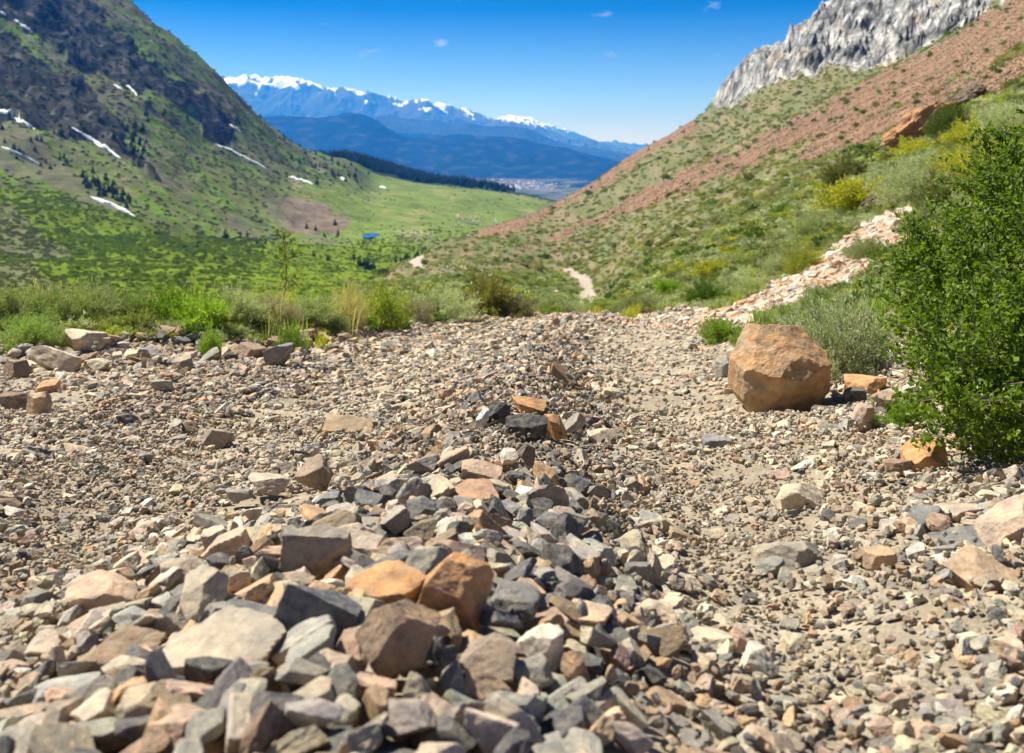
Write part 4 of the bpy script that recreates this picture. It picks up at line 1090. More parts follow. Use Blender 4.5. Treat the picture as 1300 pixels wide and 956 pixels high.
# dry grass and green grass tufts
def tuft(seed, n, h, green=False):
    rs = np.random.RandomState(seed); P = []; V = []; Fs = []; C = []
    for k in range(n):
        a = rs.uniform(0, 6.283); b = np.array([rs.normal() * .12, rs.normal() * .12, 0]); lean = rs.uniform(.05, .45); hh = h * rs.uniform(.55, 1.1)
        d = np.array([math.cos(a), math.sin(a), 0]); sd_ = np.array([-d[1], d[0], 0]) * (.016 if green else .009)
        t = np.array([0, .35, .7, 1.0]); path = b + d * (lean * t ** 2)[:, None] * hh + np.array([0, 0, 1]) * (t * (1 - .25 * lean * t))[:, None] * hh
        wv = np.array([1, .9, .6, .1])[:, None]; o = len(V) * 1
        base = sum(len(v) for v in V)
        V.append(np.concatenate([path - sd_ * wv, path + sd_ * wv])); Fs += [(base + i, base + i + 1, base + i + 5, base + i + 4) for i in range(3)]
        C += [rs.rand()] * 8
        if not green:   # seed head
            hd = path[-1]; m = 7; base = sum(len(v) for v in V)
            for g_ in range(m):
                q = hd - np.array([0, 0, .018]) * g_ + rs.normal(size=3) * .006
                V.append(np.array([q, q + (.012, 0, .014), q + (0, .004, .03), q + (-.012, 0, .014)])); Fs.append((base, base + 1, base + 2, base + 3)); base += 4; C += [.9] * 4
    C = np.array(C)
    return mesh_np('tuft', np.concatenate(V), np.array(Fs), M_fine, False, np.stack([C] * 3, 1))
TUFTS = [tuft(1, 12, .9), tuft(2, 9, .9), tuft(3, 14, .8), tuft(4, 34, .6, True), tuft(5, 28, .6, True), tuft(6, 40, .5, True)]
rs = np.random.RandomState(9); pts, rots, scl, idx, col = [], [], [], [], []
def add_inst(x, y, s_, k, c, z=None, sz=None, dz=0):
    pts.append((x, y, (zat(x, y) if z is None else z) + dz)); rots.append((rs.normal() * .08, rs.normal() * .08, rs.uniform(0, 6.28)))
    scl.append((s_, s_, sz or s_)); idx.append(k); col.append(c)
for k in range(60):      # golden stalks behind and between the sage of the left bank
    px = rs.uniform(-40, 470) if k % 3 else rs.uniform(-30, 110); y = rs.uniform(7.2, 9.6)
    add_inst((px - CX) / F * y, y, rs.uniform(.20, .42), rs.randint(3), np.array(STRAW) * rs.uniform(.8, 1.15))
for k in range(90):
    px = rs.uniform(-40, 520); y = rs.uniform(7.0, 10.5) if px < 420 else rs.uniform(9, 13)
    add_inst((px - CX) / F * y, y, rs.uniform(.22, .45), 3 + rs.randint(3), np.array((GRN, SG, YEL)[rs.randint(3)]) * rs.uniform(.7, 1.2))
for k in range(420):      # road edges on the right and the crest
    y = rs.uniform(3.2, 16); x = road_right(y) + abs(rs.normal()) * .5 + .15 + (.5 if y < 6 else 0)
    _px = to_px(x, y); _py = HY - F * zat(x, y) / y
    if in_poly(np.array([_px]), np.array([_py - 3.]), GRAVEL_STRIP[0])[0] or 850 < _px < 905: continue
    add_inst(x, y, rs.uniform(.12, .3), 3 + rs.randint(3), np.array((GRN, SG, (.27,.36,.09))[rs.randint(3)]) * rs.uniform(.7, 1.2))
for k in range(260):      # sparse grass on the slope foot right of the road
    y = rs.uniform(1.3, 6); x = road_right(y) + rs.uniform(.45, 2.6)
    add_inst(x, y, rs.uniform(.08, .2), 3 + rs.randint(3), np.array((GRN, SG, (.27,.36,.09))[rs.randint(3)]) * rs.uniform(.7, 1.2))
for k in range(160):
    px = rs.uniform(520, 860); y = rs.uniform(15, 26)
    add_inst((px - CX) / F * y, y, rs.uniform(.25, .5), 3 + rs.randint(3), np.array((GRN, SG, YEL)[rs.randint(3)]) * rs.uniform(.7, 1.1))
g = gn_scatter('grass', pts, rots, scl, idx, col, lib_collection('grass_lib', TUFTS)); tag(g, 'dry golden stalks and green grass along the road banks')

# the sapling on the bank
def sapling():
    rs_ = np.random.RandomState(4); y = 8.7; x = (356 - CX) / F * y; z = zat(x, y)
    root = bpy.data.objects.new('sapling', None); COL.objects.link(root); root.location = (x, y, z); root.empty_display_size = .1
    t = np.linspace(0, 1, 7)[:, None]; main = np.hstack([.05 * np.sin(t * 3), .02 * t, .74 * t]); br = [main]; P = []; D = []
    for k in range(15):
        u = rs_.uniform(.25, .92); b = np.array([.05 * math.sin(u * 3), .02 * u, .74 * u]); a = rs_.uniform(0, 6.28); l = .17 * (1.15 - u) + .03
        d = np.array([math.cos(a), math.sin(a), rs_.uniform(.6, 1.2)]); br.append(b + d * l * np.linspace(0, 1, 4)[:, None])
    for p in br:
        m = 34 if p is main else 16
        u = rs_.uniform(.25, 1, m) * (len(p) - 1); i = np.minimum(u.astype(int), len(p) - 2); f = (u - i)[:, None]
        q = p[i] * (1 - f) + p[i + 1] * f; P.append(q + rs_.normal(size=q.shape) * .008); D.append(rs_.normal(size=q.shape) + (0, 0, .4))
    P = np.concatenate(P); D = np.concatenate(D); V, Fc = leaf_quads(P, D, .034 * rs_.uniform(.7, 1.2, len(P)), .022, rs_)
    me = mesh_np('foliage', V, Fc, leaf_mat('sapling leaves', (.16, .21, .02), (.30, .33, .05), .4), False, with_cols(V, Fc, rs_)); link('foliage', me, root)
    link('trunk', mesh_np('trunk', *tubes([main], .007, .003, 5), M_stem), root); link('branches', mesh_np('branches', *tubes(br[1:], .003, .0015, 4), M_stem), root)
    tag(root, 'slender yellow green sapling rising above the left bank', 'young tree')
sapling()

# the big green bush at the right border: many leafy twigs on grey branches
def green_bush():
    rs_ = np.random.RandomState(14)
    bx, by = 1.86, 3.0; bz = zat(bx, by); root = bpy.data.objects.new('green_bush', None); COL.objects.link(root); root.location = (bx - .02, by, bz - .06); root.scale = (1, 1, .95); root.empty_display_size = .2
    lobes = [((-.46,-.10,.22),(.27,.34,.22),1.0), ((-.30,-.05,.40),(.32,.36,.23),1.2), ((-.12,-.25,.28),(.38,.32,.34),1.5), ((.02,.12,.60),(.34,.40,.25),1.3), ((.30,-.05,.56),(.38,.45,.34),1.6),
             ((.36,.10,.76),(.34,.36,.22),1.0), ((.10,-.32,.10),(.34,.26,.20),1.0), ((.62,.05,.34),(.42,.45,.42),1.5), ((-.50,.02,.40),(.16,.2,.12),.35), ((-.26,.05,.70),(.17,.2,.13),.4), ((-.30,-.32,.06),(.2,.18,.12),.5), ((.72,.1,.78),(.4,.4,.24),1.2), ((-.70,-.66,.17),(.14,.15,.14),.7), ((-.66,-.46,.24),(.13,.16,.14),.5), ((-.42,-.50,.30),(.2,.2,.2),.7), ((-.05,-.6,.4),(.3,.25,.3),1.0)]
    tot = sum(l[2] for l in lobes); P = []; D = []; br = []; tw = []
    for c, r, w_ in lobes:
        c = np.array(c); r = np.array(r); n = int(3300 * w_ / tot)
        mid = np.array([0.15, .05, 0]) ; t = np.linspace(0, 1, 6)[:, None]
        br.append(mid + (c - mid) * t + np.array([0, 0, .12]) * (t * (1 - t)) * 2 + rs_.normal(size=(6, 3)) * .015)
        for k in range(3):
            e = c + r * rs_.normal(size=3) * .25; br.append(c + (e - c) * np.linspace(0, 1, 5)[:, None] + rs_.normal(size=(5, 3)) * .01)
        for k in range(n):
            d = rs_.normal(size=3); d /= np.linalg.norm(d); rad = rs_.uniform(.45, 1.0) ** .6
            o_ = c + d * r * rad
            if o_[2] < .01: continue
            o_ = o_ * 1.0; g_ = d * .5 + np.array([0, 0, .5]) + rs_.normal(size=3) * .6; g_ /= np.linalg.norm(g_); l = rs_.uniform(.07, .15)
            tw.append(o_ + g_ * l * np.linspace(0, 1, 3)[:, None])
            m = rs_.randint(22, 40); u = rs_.rand(m)[:, None]
            P.append(o_ + g_ * l * u + rs_.normal(size=(m, 3)) * .010); D.append(g_ * .5 + rs_.normal(size=(m, 3)) * .8)
    P = np.concatenate(P); D = np.concatenate(D); n = len(P)
    V, Fc = leaf_quads(P, D, .020 * rs_.uniform(.5, 1.3, n), .013 * rs_.uniform(.7, 1.2, n), rs_, .18)
    f = link('foliage', mesh_np('foliage', V, Fc, M_green, False, with_cols(V, Fc, rs_)), root)
    link('branches', mesh_np('branches', *tubes(br, .005, .0015, 5), M_grey_stem), root)
    link('twigs', mesh_np('twigs', *tubes(tw, .0016, .0008, 3), M_stem), root)
    tag(root, 'large dark green leafy bush filling the right border', 'bush')
green_bush()

# ---- shrubs over the hillside, picked on the sheet the camera sees
rs = np.random.RandomState(31)
okR = (YR > 6.5) & (clsR == 1) & (PXR > -40) & (PXR < 1345) & ~grs & (YR < 900)
vis = np.minimum.accumulate(HY - F * ZR / YR, axis=1) >= (HY - F * ZR / YR) - 3
cand = np.argwhere(okR & vis & (PYR < 470))
sel = cand[rs.choice(len(cand), 30000)]
hill_cols = [SG, SG, SGL, (.27,.31,.14), OLV, YEL, (.28,.34,.10), LIL, (.23,.27,.11)]
pts, rots, scl, idx, col = [], [], [], [], []; singles = []
for i, j in sel:
    px, y, x, z = PXR[i, j], YR[i, j], XR[i, j], ZR[i, j]; py = PYR[i, j]
    if (y < 14 and rs.rand() < .35) or (y > 130 and rs.rand() < .45): continue
    if (px > 560 and py < 300 and px < 900 and rs.rand() < .3): continue
    n_ = float(noise2(np.array(px / 35), np.array(py / 16), 7)); c = hill_cols[int(rs.randint(len(hill_cols)))]
    if n_ > .25 and rs.rand() < .6: c = YEL if rs.rand() < .5 else (.30,.36,.08)
    if n_ < -.25 and rs.rand() < .6: c = SGL
    s_ = .082 * (y / 8) ** .62 * rs.uniform(.5, 1.35)
    if rs.rand() < .04: s_ *= 1.8; c = (DKG, OLV, SGL)[rs.randint(3)]
    c = np.array(c) * rs.uniform(.8, 1.2)
    far = y > 48
    if y > 90 and s_ < .11 * (y / 8) ** .62: c = c * .5 + CR[i, j] * 1.0
    singles.append((s_ * F / y, x, y, z, s_, c, far, rs.randint(5) if far else rs.randint(7)))
singles.sort(key=lambda q: -q[0])
n_single = 210
names = {}
for q, (pxs, x, y, z, s_, c, far, k) in enumerate(singles):
    if q < n_single:
        o = link('hillside_shrub', (FARB[k] if far else MIDB[k]), None, (x, y, z - .03 * s_), (0, 0, rs.uniform(0, 6)), (s_, s_, s_ * .9)); o['rcol'] = [float(v) for v in c]
        cn = 'silvery' if c[2] > .24 else 'yellow green' if c[0] > .38 else 'dark green' if c[1] < .18 else 'grey green'
        zn = 'above the stony wash' if py < 300 and x > 4 else ''
        if q < 6000:
            px = to_px(x, y); py = HY - F * z / y
            where = ('beside the road crest' if py > 370 and px < 880 else 'on the slope below the stony wash' if py > 385 else 'on the slope between the wash and the orange outcrop' if px > 1080 else 'on the open slope left of the stony wash' if px > 900 else 'on the slope above the far track')
            tag(o, '%s low shrub %s' % (cn, where), 'shrub', '%s shrubs %s' % (cn, where))
    else:
        pts.append((x, y, z - .03 * s_)); rots.append((0, 0, rs.uniform(0, 6))); scl.append((s_, s_, s_ * rs.uniform(.6, 1.1))); idx.append(k + 7 if far else k); col.append(c)
# tufts of green on the scree
csc = np.argwhere(tuft_m & vis) if False else np.argwhere((scr & (fbm(PXR / 13, PY0 / 7, 3, 115) > .34)) & vis & (YR > 40))
for i, j in csc[rs.choice(len(csc), 300)]:
    y = YR[i, j]; s_ = .10 * (y / 8) ** .62 * rs.uniform(.5, 1.2); pts.append((XR[i, j], y, ZR[i, j])); rots.append((0, 0, rs.uniform(0, 6))); scl.append((s_, s_, s_)); idx.append(7 + rs.randint(5)); col.append(np.array(OLV) * rs.uniform(.6, 1.1))
g = gn_scatter('ground_cover', pts, rots, scl, idx, col, lib_collection('shrub_lib', MIDB + FARB)); tag(g, 'mixed sage and herbs covering the right hillside')

# stones on the scree
rs = np.random.RandomState(33)
csc = np.argwhere((clsR == 2) & vis & (PXR > 0) & (PXR < 1340)); k = csc[rs.choice(len(csc), 26000)]
pts = [(XR[i, j], YR[i, j], ZR[i, j]) for i, j in k]; ss = [(.030 * (YR[i, j] / 8) ** .62 * rs.uniform(.5, 1.5)) for i, j in k]
col = [np.array((.31, .19, .12)) * rs.uniform(.55, 1.35) * (1, rs.uniform(.95, 1.15), rs.uniform(.9, 1.25)) for _ in k]
g = gn_scatter('scree_stones', pts, [tuple(rs.uniform(-3, 3, 3)) for _ in k], [(a, a, a) for a in ss], [rs.randint(8) for _ in k], col, lib_collection('scree_lib', GRAVEL_LIB[:8])); tag(g, 'brown broken stones of the scree slope')

# ---- valley shrubs and trees on the left
def conifer(seed, tiers=13):
    rs_ = np.random.RandomState(seed); P = []; D = []; L = []
    for k in range(tiers):
        u = k / tiers; h = .10 + .88 * u; r = .20 * (1 - u) ** .8 + .012; m = int(13 * (1 - u) + 5)
        for q in range(m):
            a = rs_.uniform(0, 6.28); rr = r * rs_.uniform(.6, 1.15)
            for v in (.15, .5): P.append((math.cos(a) * rr * v, math.sin(a) * rr * v, h + rs_.normal() * .012)); D.append((math.cos(a), math.sin(a), -.35 + rs_.normal() * .15)); L.append(rr * .75)
    P.append((0, 0, .93)); D.append((0, 0, 1)); L.append(.1)
    P = np.array(P); D = np.array(D); L = np.array(L); V, Fc = leaf_quads(P, D, L, L * .62, rs_, .15)
    return mesh_np('crown', V, Fc, M_conf, False, with_cols(V, Fc, rs_)), mesh_np('trunk', *tubes([np.array([(0, 0, -.03), (0, 0, .4), (0, 0, .95)])], .018, .003, 5), M_stem)
M_conf = leaf_mat('needles', (.022, .042, .016), (.05, .075, .025), .12, False, .8, .1)
CON = [conifer(200 + k) for k in range(4)]
def joined_conifer(c):
    vs_, fs = [], []; off = 0
    a = np.empty(len(c[0].vertices) * 3, np.float32); c[0].vertices.foreach_get('co', a); V1 = a.reshape(-1, 3)
    f = np.empty(len(c[0].polygons) * 4, np.int32); c[0].loops.foreach_get('vertex_index', f)
    return c[0]
PYL = HY - F * ZL / YL
def L_point(px, py): return _look(colsL, PYL, YL, px, py, 275)
rs = np.random.RandomState(41)
T = [] # px, py of the foot, height in photo px, place words
for px, py, h in [(388,197,9),(401,197,9),(421,205,10),(429,211,9),(437,214,8),(446,211,8),(380,176,6),(360,163,6),(330,143,7),(318,134,5),(343,152,4),(370,170,5),(412,203,6),(452,218,7),(468,222,7)]:
    T.append((px, py, h, 'on the skyline ridge of the left mountain'))
for k in range(22): u = k / 21; T.append((372 + 92 * u + rs.normal() * 5, 196 + 26 * u + abs(rs.normal()) * 7 + 4, rs.uniform(5, 9), 'just below the skyline ridge of the left mountain'))
for px, py, h in [(402,235,12),(411,300,6),(286,302,15),(413,302,7),(325,276,6),(305,300,6)]: T.append((px, py, h, ''))
for px, py, h in [(467,343,24),(456,338,18),(474,342,15),(449,330,12),(462,338,14)]: T.append((px, py, h, 'in the dark clump on the valley floor below the pond'))
for k in range(16): u = k / 15; T.append((504 + 52 * u + rs.normal() * 1.5, 334 - 16 * u + rs.normal() * 1.2, rs.uniform(8, 13), 'in the row at the foot of the far green slope'))
for k in range(12): T.append((100 + rs.normal() * 5, 110 + rs.normal() * 4, rs.uniform(7, 12), 'high in the green gully of the left mountain'))
for k in range(30): T.append((170 + rs.normal() * 12, 178 + rs.normal() * 15, rs.uniform(8, 14), 'around the dark rocks in the middle of the left slope'))
for k in range(36): u = rs.rand(); T.append((105 + 58 * u + rs.normal() * 4, 228 + 30 * u + rs.normal() * 5, rs.uniform(9, 15), 'in the dark band above the left valley floor'))
for k in range(22): T.append((rs.uniform(0, 90), rs.uniform(160, 215), rs.uniform(7, 11), 'at the foot of the dark crags'))
for k in range(24): u = rs.rand(); T.append((60 + 180 * u + rs.normal() * 14, 40 + 110 * u + rs.normal() * 14, rs.uniform(5, 9), 'scattered high on the left mountain'))
for k in range(20): T.append((rs.uniform(230, 440), rs.uniform(285, 335), rs.uniform(6, 11), 'standing in the green scrub of the valley floor'))
for q, (px, py, h, where) in enumerate(T):
    x, y = L_point(px, py); z = zat(x, y, zL); s_ = h / F * y
    root = bpy.data.objects.new('conifer', None); COL.objects.link(root); root.location = (x, y, z - .2); root.rotation_euler = (0, 0, rs.uniform(0, 6)); w_ = rs.uniform(.9, 1.35) * s_; root.scale = (w_, w_, s_)
    link('crown', CON[q % 4][0], root); link('trunk', CON[q % 4][1], root)
    one = {(402,235):'lone dark conifer under the skyline below a snow streak', (411,300):'small lone conifer left of the pond', (286,302):'lone dark conifer in front of the brown talus patches', (413,302):'lone small conifer on the meadow edge left of the pond', (325,276):'small conifer beside the brown talus', (305,300):'small conifer between scrub and talus', }.get((px, py))
    tag(root, one or 'dark conifer ' + where, 'tree', None if one else 'conifers ' + where)
# forest on the far spur
rs = np.random.RandomState(43); c = np.argwhere((YL > 1780) & (YL < 2330) & (PXL > 405) & (PXL < 650) & (PYL < np.interp(PXL, [405, 480, 560, 650], [232, 236, 240, 256]))); k = c[rs.choice(len(c), 3400)]
pts = [(XL[i, j] + rs.normal() * 3, YL[i, j], ZL[i, j]) for i, j in k]; sc_ = [rs.uniform(9, 17) for _ in k]
g = gn_scatter('forest', pts, [(0, 0, rs.uniform(0, 6)) for _ in k], [(a * 1.3, a * 1.3, a) for a in sc_], [rs.randint(4) for _ in k], [(1, 1, 1)] * len(k), lib_collection('conifer_lib', [c_[0] for c_ in CON])); tag(g, 'dark conifer forest covering the far spur')
# scrub on the valley floor and in the streaks of the slope
rs = np.random.RandomState(47)
visL = np.minimum.accumulate(HY - F * ZL / YL, axis=1) >= (HY - F * ZL / YL) - 3
dens = np.where(PY1 > 296, 1.0, .16) * (1 - .75 * meadow) * np.where(tal, .18, 1) + vf * .5
dens *= (.4 + .9 * sstep(-.3, .3, fbm(PXL / 25, PY1 / 8, 4, 181)))
ok = visL & (YL > 240) & (YL < 1500) & (PXL > -50) & (PXL < 720); c = np.argwhere(ok & (rs.rand(*dens.shape) < dens)); k = c[rs.choice(len(c), 22000)]
pts, rots, scl, idx, col = [], [], [], [], []
for i, j in k:
    y = YL[i, j]; low = PY1[i, j] > 290; s_ = y * (.0019 if low else .0015) * rs.uniform(.5, 1.5) * (1 if not meadow[i, j] > .5 else .6)
    cc_ = CL[i, j] * rs.uniform(.9, 1.7) if vf[i, j] > .4 else ((.08,.095,.035), CL[i, j] * 1.6, CL[i, j] * 1.2)[rs.randint(3)]
    pts.append((XL[i, j], y, ZL[i, j] - .1)); rots.append((0, 0, rs.uniform(0, 6))); scl.append((s_ * 1.2, s_ * 1.2, s_ * .9)); idx.append(rs.randint(5)); col.append(np.array(cc_) * rs.uniform(.75, 1.25))
g = gn_scatter('valley_scrub', pts, rots, scl, idx, col, lib_collection('scrub_lib', FARB)); tag(g, 'bright green willow scrub over the valley and lower slope')

# ---- snow patches of the left mountain
M_snow = plain_mat('old snow', (.82, .85, .90), .6, .2, .05, .06)
SN = [(-6,137,44,164,6,'largest snow strip under the dark crags at the left border'), (91,163,153,200,5.5,'long snow strip running down the middle of the left slope'), (18,26,42,42,4,'snow patch high near the top left corner'),
      (144,108,157,116,2.6,'left one of the two small snow patches under the high dark rocks'), (160,108,175,122,4,'right one of the two small snow patches under the high dark rocks'), (2,187,52,210,2.2,'thin broken snow line low on the left'),
      (115,250,171,274,2.6,'thin snow line just above the bright green valley scrub'), (273,183,340,215,3.2,'long thin snow strip on the smooth green slope'), (291,159,305,168,2.2,'short snow dash above the long thin strip'),
      (366,225,397,234,3,'snow strip beside the lone conifer near the ridge end'), (432,226,440,230,2.6,'tiny snow spot at the end of the ridge'), (482,237,490,239,2.2,'tiny snow spot on the far meadow edge'), (0,15,8,21,2.4,'small snow spot at the very top left')]
for q, (x1, y1, x2, y2, w_, lb) in enumerate(SN):
    n = max(8, int(math.hypot(x2 - x1, y2 - y1) / 1.2)); m = 5; V = []
    for i in range(n + 1):
        t = i / n; px = x1 + (x2 - x1) * t; py = y1 + (y2 - y1) * t + 1.2 * float(noise2(np.array(t * 5 + q), np.array(q * 3.3), 5))
        ww = .8 * w_ / 2 * (math.sin(math.pi * min(max(t, .03), .97)) ** .4) * (1 + .5 * float(noise2(np.array(t * n / 6. + 9 * q), np.array(1.5), 9)))
        for j in range(-m, m + 1):
            x, y = L_point(px + .2 * j / m * ww, py + j / m * ww); V.append((x, y, zat(x, y, zL) + 1.5 * (1 - (j / m) ** 4) * min(1, 5 * t, 5 * (1 - t)) + .2 - 1.2 * (abs(j) == m)))
    o = link('snow_patch', mesh_np('snow_patch', V, grid_faces(n + 1, 2 * m + 1), M_snow)); tag(o, lb, 'snow patch')

# ---- pond
m, nt, out = new_mat('pond water'); p = principled(nt, out, (.012, .07, .17), .2, .3)
cx_, cy_ = (470 - CX) / F * 790, 790; pv = [(cx_ + 6.0 * math.cos(a) * (1 + .12 * math.sin(3 * a)), cy_ + 22 * math.sin(a), 0) for a in np.linspace(0, 2 * math.pi, 40, endpoint=False)]
zw = max(zat(a, b, zL) for a, b, _ in pv) + .25
me = bpy.data.meshes.new('pond_water'); me.from_pydata([(a, b, zw) for a, b, _ in pv], [], [tuple(range(40))]); me.materials.append(m); o = link('pond_water', me); o['kind'] = 'structure'; o['label'] = 'small blue pond on the valley floor'

# ---- pale rocks lying on the slopes
M_prock = rock_mat('slope rock', None, None, .8, .05, .1)
for q, (px, py, w_, lb) in enumerate([(938,231,8,'white rock below the scree on the right slope'),(872,256,9,'white rock at the lower edge of the scree'),(1040,232,11,'white rock left of the wide yellow green shrub'),(999,227,8,'pale rock under the middle of the scree'),
        (804,272,6,'pale rock at the left end of the scree'),(674,310,6,'white rock near the toe of the right slope'),(706,372,7,'pale rock left of the far track bend'),(780,236,5,'rock under the scree toe')]):
    x, y = hill_point(px, py); s_ = w_ / F * y / 2; o = link('slope_rock', GRAVEL_LIB[q + 2], None, (x, y, zat(x, y) + s_ * .3), (0, .1, q * 1.3), (s_, s_ * .9, s_ * .9)); o['rcol'] = [.62, .60, .56]; tag(o, lb, 'rock')
for q, (px, py, w_, lb) in enumerate([(240,361,8,'pale boulder in the valley scrub behind the left bank'),(288,367,5,'small pale boulder right of the larger one in the valley scrub')]):
    x, y = L_point(px, py); s_ = w_ / F * y / 2; o = link('slope_rock', GRAVEL_LIB[q + 2], None, (x, y, zat(x, y, zL) + s_ * .6), (0, .1, q * 1.3), (s_, s_ * .9, s_ * .9)); o['rcol'] = [.55, .54, .52]; tag(o, lb, 'rock')
rs = np.random.RandomState(53); pts, rots, scl, idx, col = [], [], [], [], []
for k in range(150):
    u = rs.rand(); px, py = ((504 + 56 * u + rs.normal() * 5, 296 + 10 * u + rs.normal() * 3.5) if k < 80 else (566 + 70 * u, 283 + rs.normal() * 3)); x, y = L_point(px, py); s_ = y * .0011 * rs.uniform(.5, 1.5)
    pts.append((x, y, zat(x, y, zL) + s_ * .4)); rots.append(tuple(rs.uniform(-3, 3, 3))); scl.append((s_, s_, s_ * .8)); idx.append(rs.randint(8)); col.append((.6, .58, .53))
for k in range(120):
    px, py = 595 + rs.normal() * 26, 346 + rs.normal() * 7; x, y = hill_point(px, py); s_ = y * .0016 * rs.uniform(.5, 1.5)
    pts.append((x, y, zat(x, y) + s_ * .3)); rots.append(tuple(rs.uniform(-3, 3, 3))); scl.append((s_, s_, s_ * .8)); idx.append(rs.randint(8)); col.append((.58, .52, .45))
g = gn_scatter('meadow_rocks', pts, rots, scl, idx, col, lib_collection('meadow_lib', GRAVEL_LIB[:8])); tag(g, 'pale rocks strewn over the meadow and slope toe')

# ---- outcrops on the right hillside
def outcrop(px, py, w_, h_, mat, lb, seed, tilt, depth=.5, sink=.25):
    x, y = hill_point(px, py); P, Fc = cut_stone(6, seed, nplanes=20, rough_=.07, jag=.28); P = P + .05 * P * ridged(P[:, 0] * 5, P[:, 2] * 5 + P[:, 1] * 3, 4, seed)[:, None]
    a = w_ / F * y / 2; P = P / np.abs(P).max(0) * np.array((1, depth, h_ / w_)); me = mesh_np('rock_outcrop', P, Fc, mat); me.set_sharp_from_angle(angle=math.radians(30))
    o = link('rock_outcrop', me, None, (x, y + a * depth * .5, zat(x, y) + a * h_ / w_ * (1 - 2 * sink)), (0, tilt, .1), (a, a, a)); tag(o, lb, 'rock outcrop')
outcrop(1172, 176, 112, 40, rock_mat('rusty outcrop', (.50, .26, .12), (.6, .42, .28), 1.6, .25, .3), 'orange rock outcrop jutting from the right hillside', 610, -.62, sink=.05)
outcrop(1232, 132, 90, 24, rock_mat('brown outcrop', (.16, .11, .08), (.4, .26, .16), 1.6, .25, .3), 'dark brown rock ledge above the orange outcrop', 611, -.45, sink=.05)
outcrop(1112, 270, 56, 26, rock_mat('dark bank', (.17, .11, .08), (.4, .26, .18), 1.6, .12, .3), 'dark brown eroded bank between the yellow shrub and the wash', 612, -.55, sink=.1)

# ---- the far town on the plain
rs = np.random.RandomState(59); V = [(-1,-1,0),(1,-1,0),(1,1,0),(-1,1,0),(-1,-1,1),(1,-1,1),(1,1,1),(-1,1,1),(-1,0,1.5),(1,0,1.5)]
house = bpy.data.meshes.new('house'); house.from_pydata(V, [], [(0,1,5,4),(1,2,6,5),(2,3,7,6),(3,0,4,7),(4,5,9,8),(6,7,8,9),(5,6,9),(7,4,8)]); house.materials.append(plain_mat('house paint', (.6, .58, .55)))
pts = []; 
for k in range(200):
    px, py = ((655 + rs.normal() * 26, 236 + rs.normal() * 3) if k < 110 else (600 + rs.normal() * 30, 224 + rs.normal() * 3.5) if k < 160 else (545 + rs.normal() * 30, 216 + rs.normal() * 4))
    d = np.linspace(3200, 8000, 300); rows = SF.row(np.full(300, px), d); kk = np.nonzero(rows < py)[0]; d_ = d[kk[0]] if len(kk) else 7000
    x = (px - CX) / F * d_; pts.append((x, d_, zat(x, d_, zF)))
g = gn_scatter('far_town', pts, [(0, 0, rs.uniform(0, 3)) for _ in pts], [(a, a * .7, a * .5) for a in rs.uniform(5, 13, len(pts))], [0] * len(pts), [(1, 1, 1)] * len(pts), lib_collection('house_lib', [house])); tag(g, 'far off town of pale houses on the plain')
# ================================================================== CAMERA, LIGHT, AIR
cd = bpy.data.cameras.new('camera'); cam = bpy.data.objects.new('camera', cd); COL.objects.link(cam)
cam.location = (0, 0, 0); cam.rotation_euler = (math.radians(90), 0, 0)
cd.sensor_width = 36; cd.lens = 36 * F / 1300; cd.shift_y = -(478 - HY) / 1300
cd.clip_start = .05; cd.clip_end = 60000
cd.dof.use_dof = True; cd.dof.focus_distance = 2.9; cd.dof.aperture_fstop = 6.5
scene.camera = cam

AZ, EL = math.radians(-64), math.radians(55)      # sun: ahead and to the left, high
s = Vector((math.sin(AZ) * math.cos(EL), math.cos(AZ) * math.cos(EL), math.sin(EL)))
sd = bpy.data.lights.new('sun', 'SUN'); so = bpy.data.objects.new('sun', sd); COL.objects.link(so)
sd.energy = 5.0; sd.angle = math.radians(.53); sd.color = (1.0, .965, .91)
so.rotation_euler = (-s).to_track_quat('-Z', 'Y').to_euler(); so.location = (0, 0, 50)

w = bpy.data.worlds.new('World'); scene.world = w; w.use_nodes = True
nt = w.node_tree; nt.nodes.clear()
wo = nt.nodes.new('ShaderNodeOutputWorld'); bg = nt.nodes.new('ShaderNodeBackground'); nt.links.new(bg.outputs[0], wo.inputs[0])
sky = nt.nodes.new('ShaderNodeTexSky'); sky.sky_type = 'NISHITA'; sky.sun_disc = False
sky.sun_elevation = EL; sky.sun_rotation = AZ; sky.altitude = 2800; sky.air_density = 1.0; sky.dust_density = .2; sky.ozone_density = 2.0
tc = nt.nodes.new('ShaderNodeTexCoord'); sp = nt.nodes.new('ShaderNodeSeparateXYZ'); nt.links.new(tc.outputs['Generated'], sp.inputs[0])
# the air of a high dry valley: deep blue quickly above the horizon
tint = ramp(nt, sp.outputs['Z'], [(0.0, (1.02, 1.08, 2.55)), (.035, (.80, .84, 1.9)), (.08, (.46, .64, 1.22)), (.135, (.0, .29, .76)), (.30, (.2, .5, .9)), (.6, (.75, .85, .95))])
c = mixc(nt, sky.outputs[0], tint, 1.0, 'MULTIPLY')
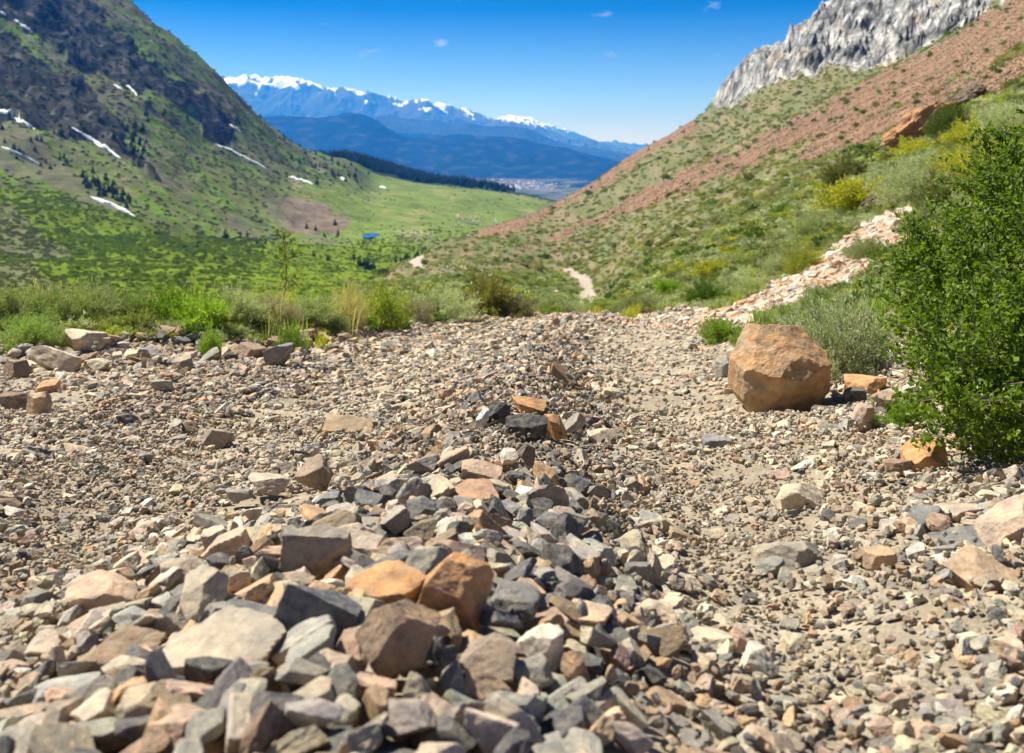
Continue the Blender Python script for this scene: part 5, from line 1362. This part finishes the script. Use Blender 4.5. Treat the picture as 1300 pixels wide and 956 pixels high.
# a few small fair weather puffs low over the range
mp = nt.nodes.new('ShaderNodeMapping'); mp.inputs['Scale'].default_value = (1, 1, 2.6); nt.links.new(tc.outputs['Generated'], mp.inputs[0])
cl = ramp(nt, tex(nt, 17, 5, .55, mp.outputs[0]), [(.655, 0.0), (.74, .75)])
band = ramp(nt, sp.outputs['Z'], [(0.0, .0), (.01, .9), (.06, .6), (.15, .35), (.2, 0.0)])
c = mixc(nt, c, (7.5, 8.0, 8.6), math_(nt, 'MULTIPLY', cl, band))
nt.links.new(c, bg.inputs[0]); bg.inputs[1].default_value = .055

HAZE = True
if HAZE:
    m, nt, out = new_mat('haze'); v = nt.nodes.new('ShaderNodeVolumePrincipled')
    v.inputs['Color'].default_value = (.015, .24, 1.0, 1); v.inputs['Absorption Color'].default_value = (1, 1, 1, 1)
    v.inputs['Density'].default_value = 0.78e-4; v.inputs['Anisotropy'].default_value = .25
    nt.links.new(v.outputs[0], out.inputs['Volume'])
    x0, x1, y0, y1, z0, z1 = -20500, 14500, -60, 33500, -900, 1500
    V = [(x, y, z) for x in (x0, x1) for y in (y0, y1) for z in (z0, z1)]
    Fc = [(0, 1, 3, 2), (4, 6, 7, 5), (0, 4, 5, 1), (2, 3, 7, 6), (0, 2, 6, 4), (1, 5, 7, 3)]
    hz = link('haze', mesh_np('haze', V, Fc, m, False)); hz['kind'] = 'stuff'
    tag(hz, 'thin blue air fading the far mountains')
    m.cycles.homogeneous_volume = True

vs = scene.view_settings; scene.display_settings.display_device = 'sRGB'
vs.view_transform = 'Standard'; vs.look = 'None'; vs.gamma = 1; vs.exposure = 0.85; vs.use_curve_mapping = False
scene.render.engine = 'CYCLES'
cy = scene.cycles; cy.max_bounces = 6; cy.diffuse_bounces = 3; cy.glossy_bounces = 1; cy.transmission_bounces = 3; cy.volume_bounces = 1
cy.transparent_max_bounces = 4; cy.use_denoising = True; cy.caustics_reflective = False; cy.caustics_refractive = False
cy.sample_clamp_indirect = 6
cy.use_adaptive_sampling = False
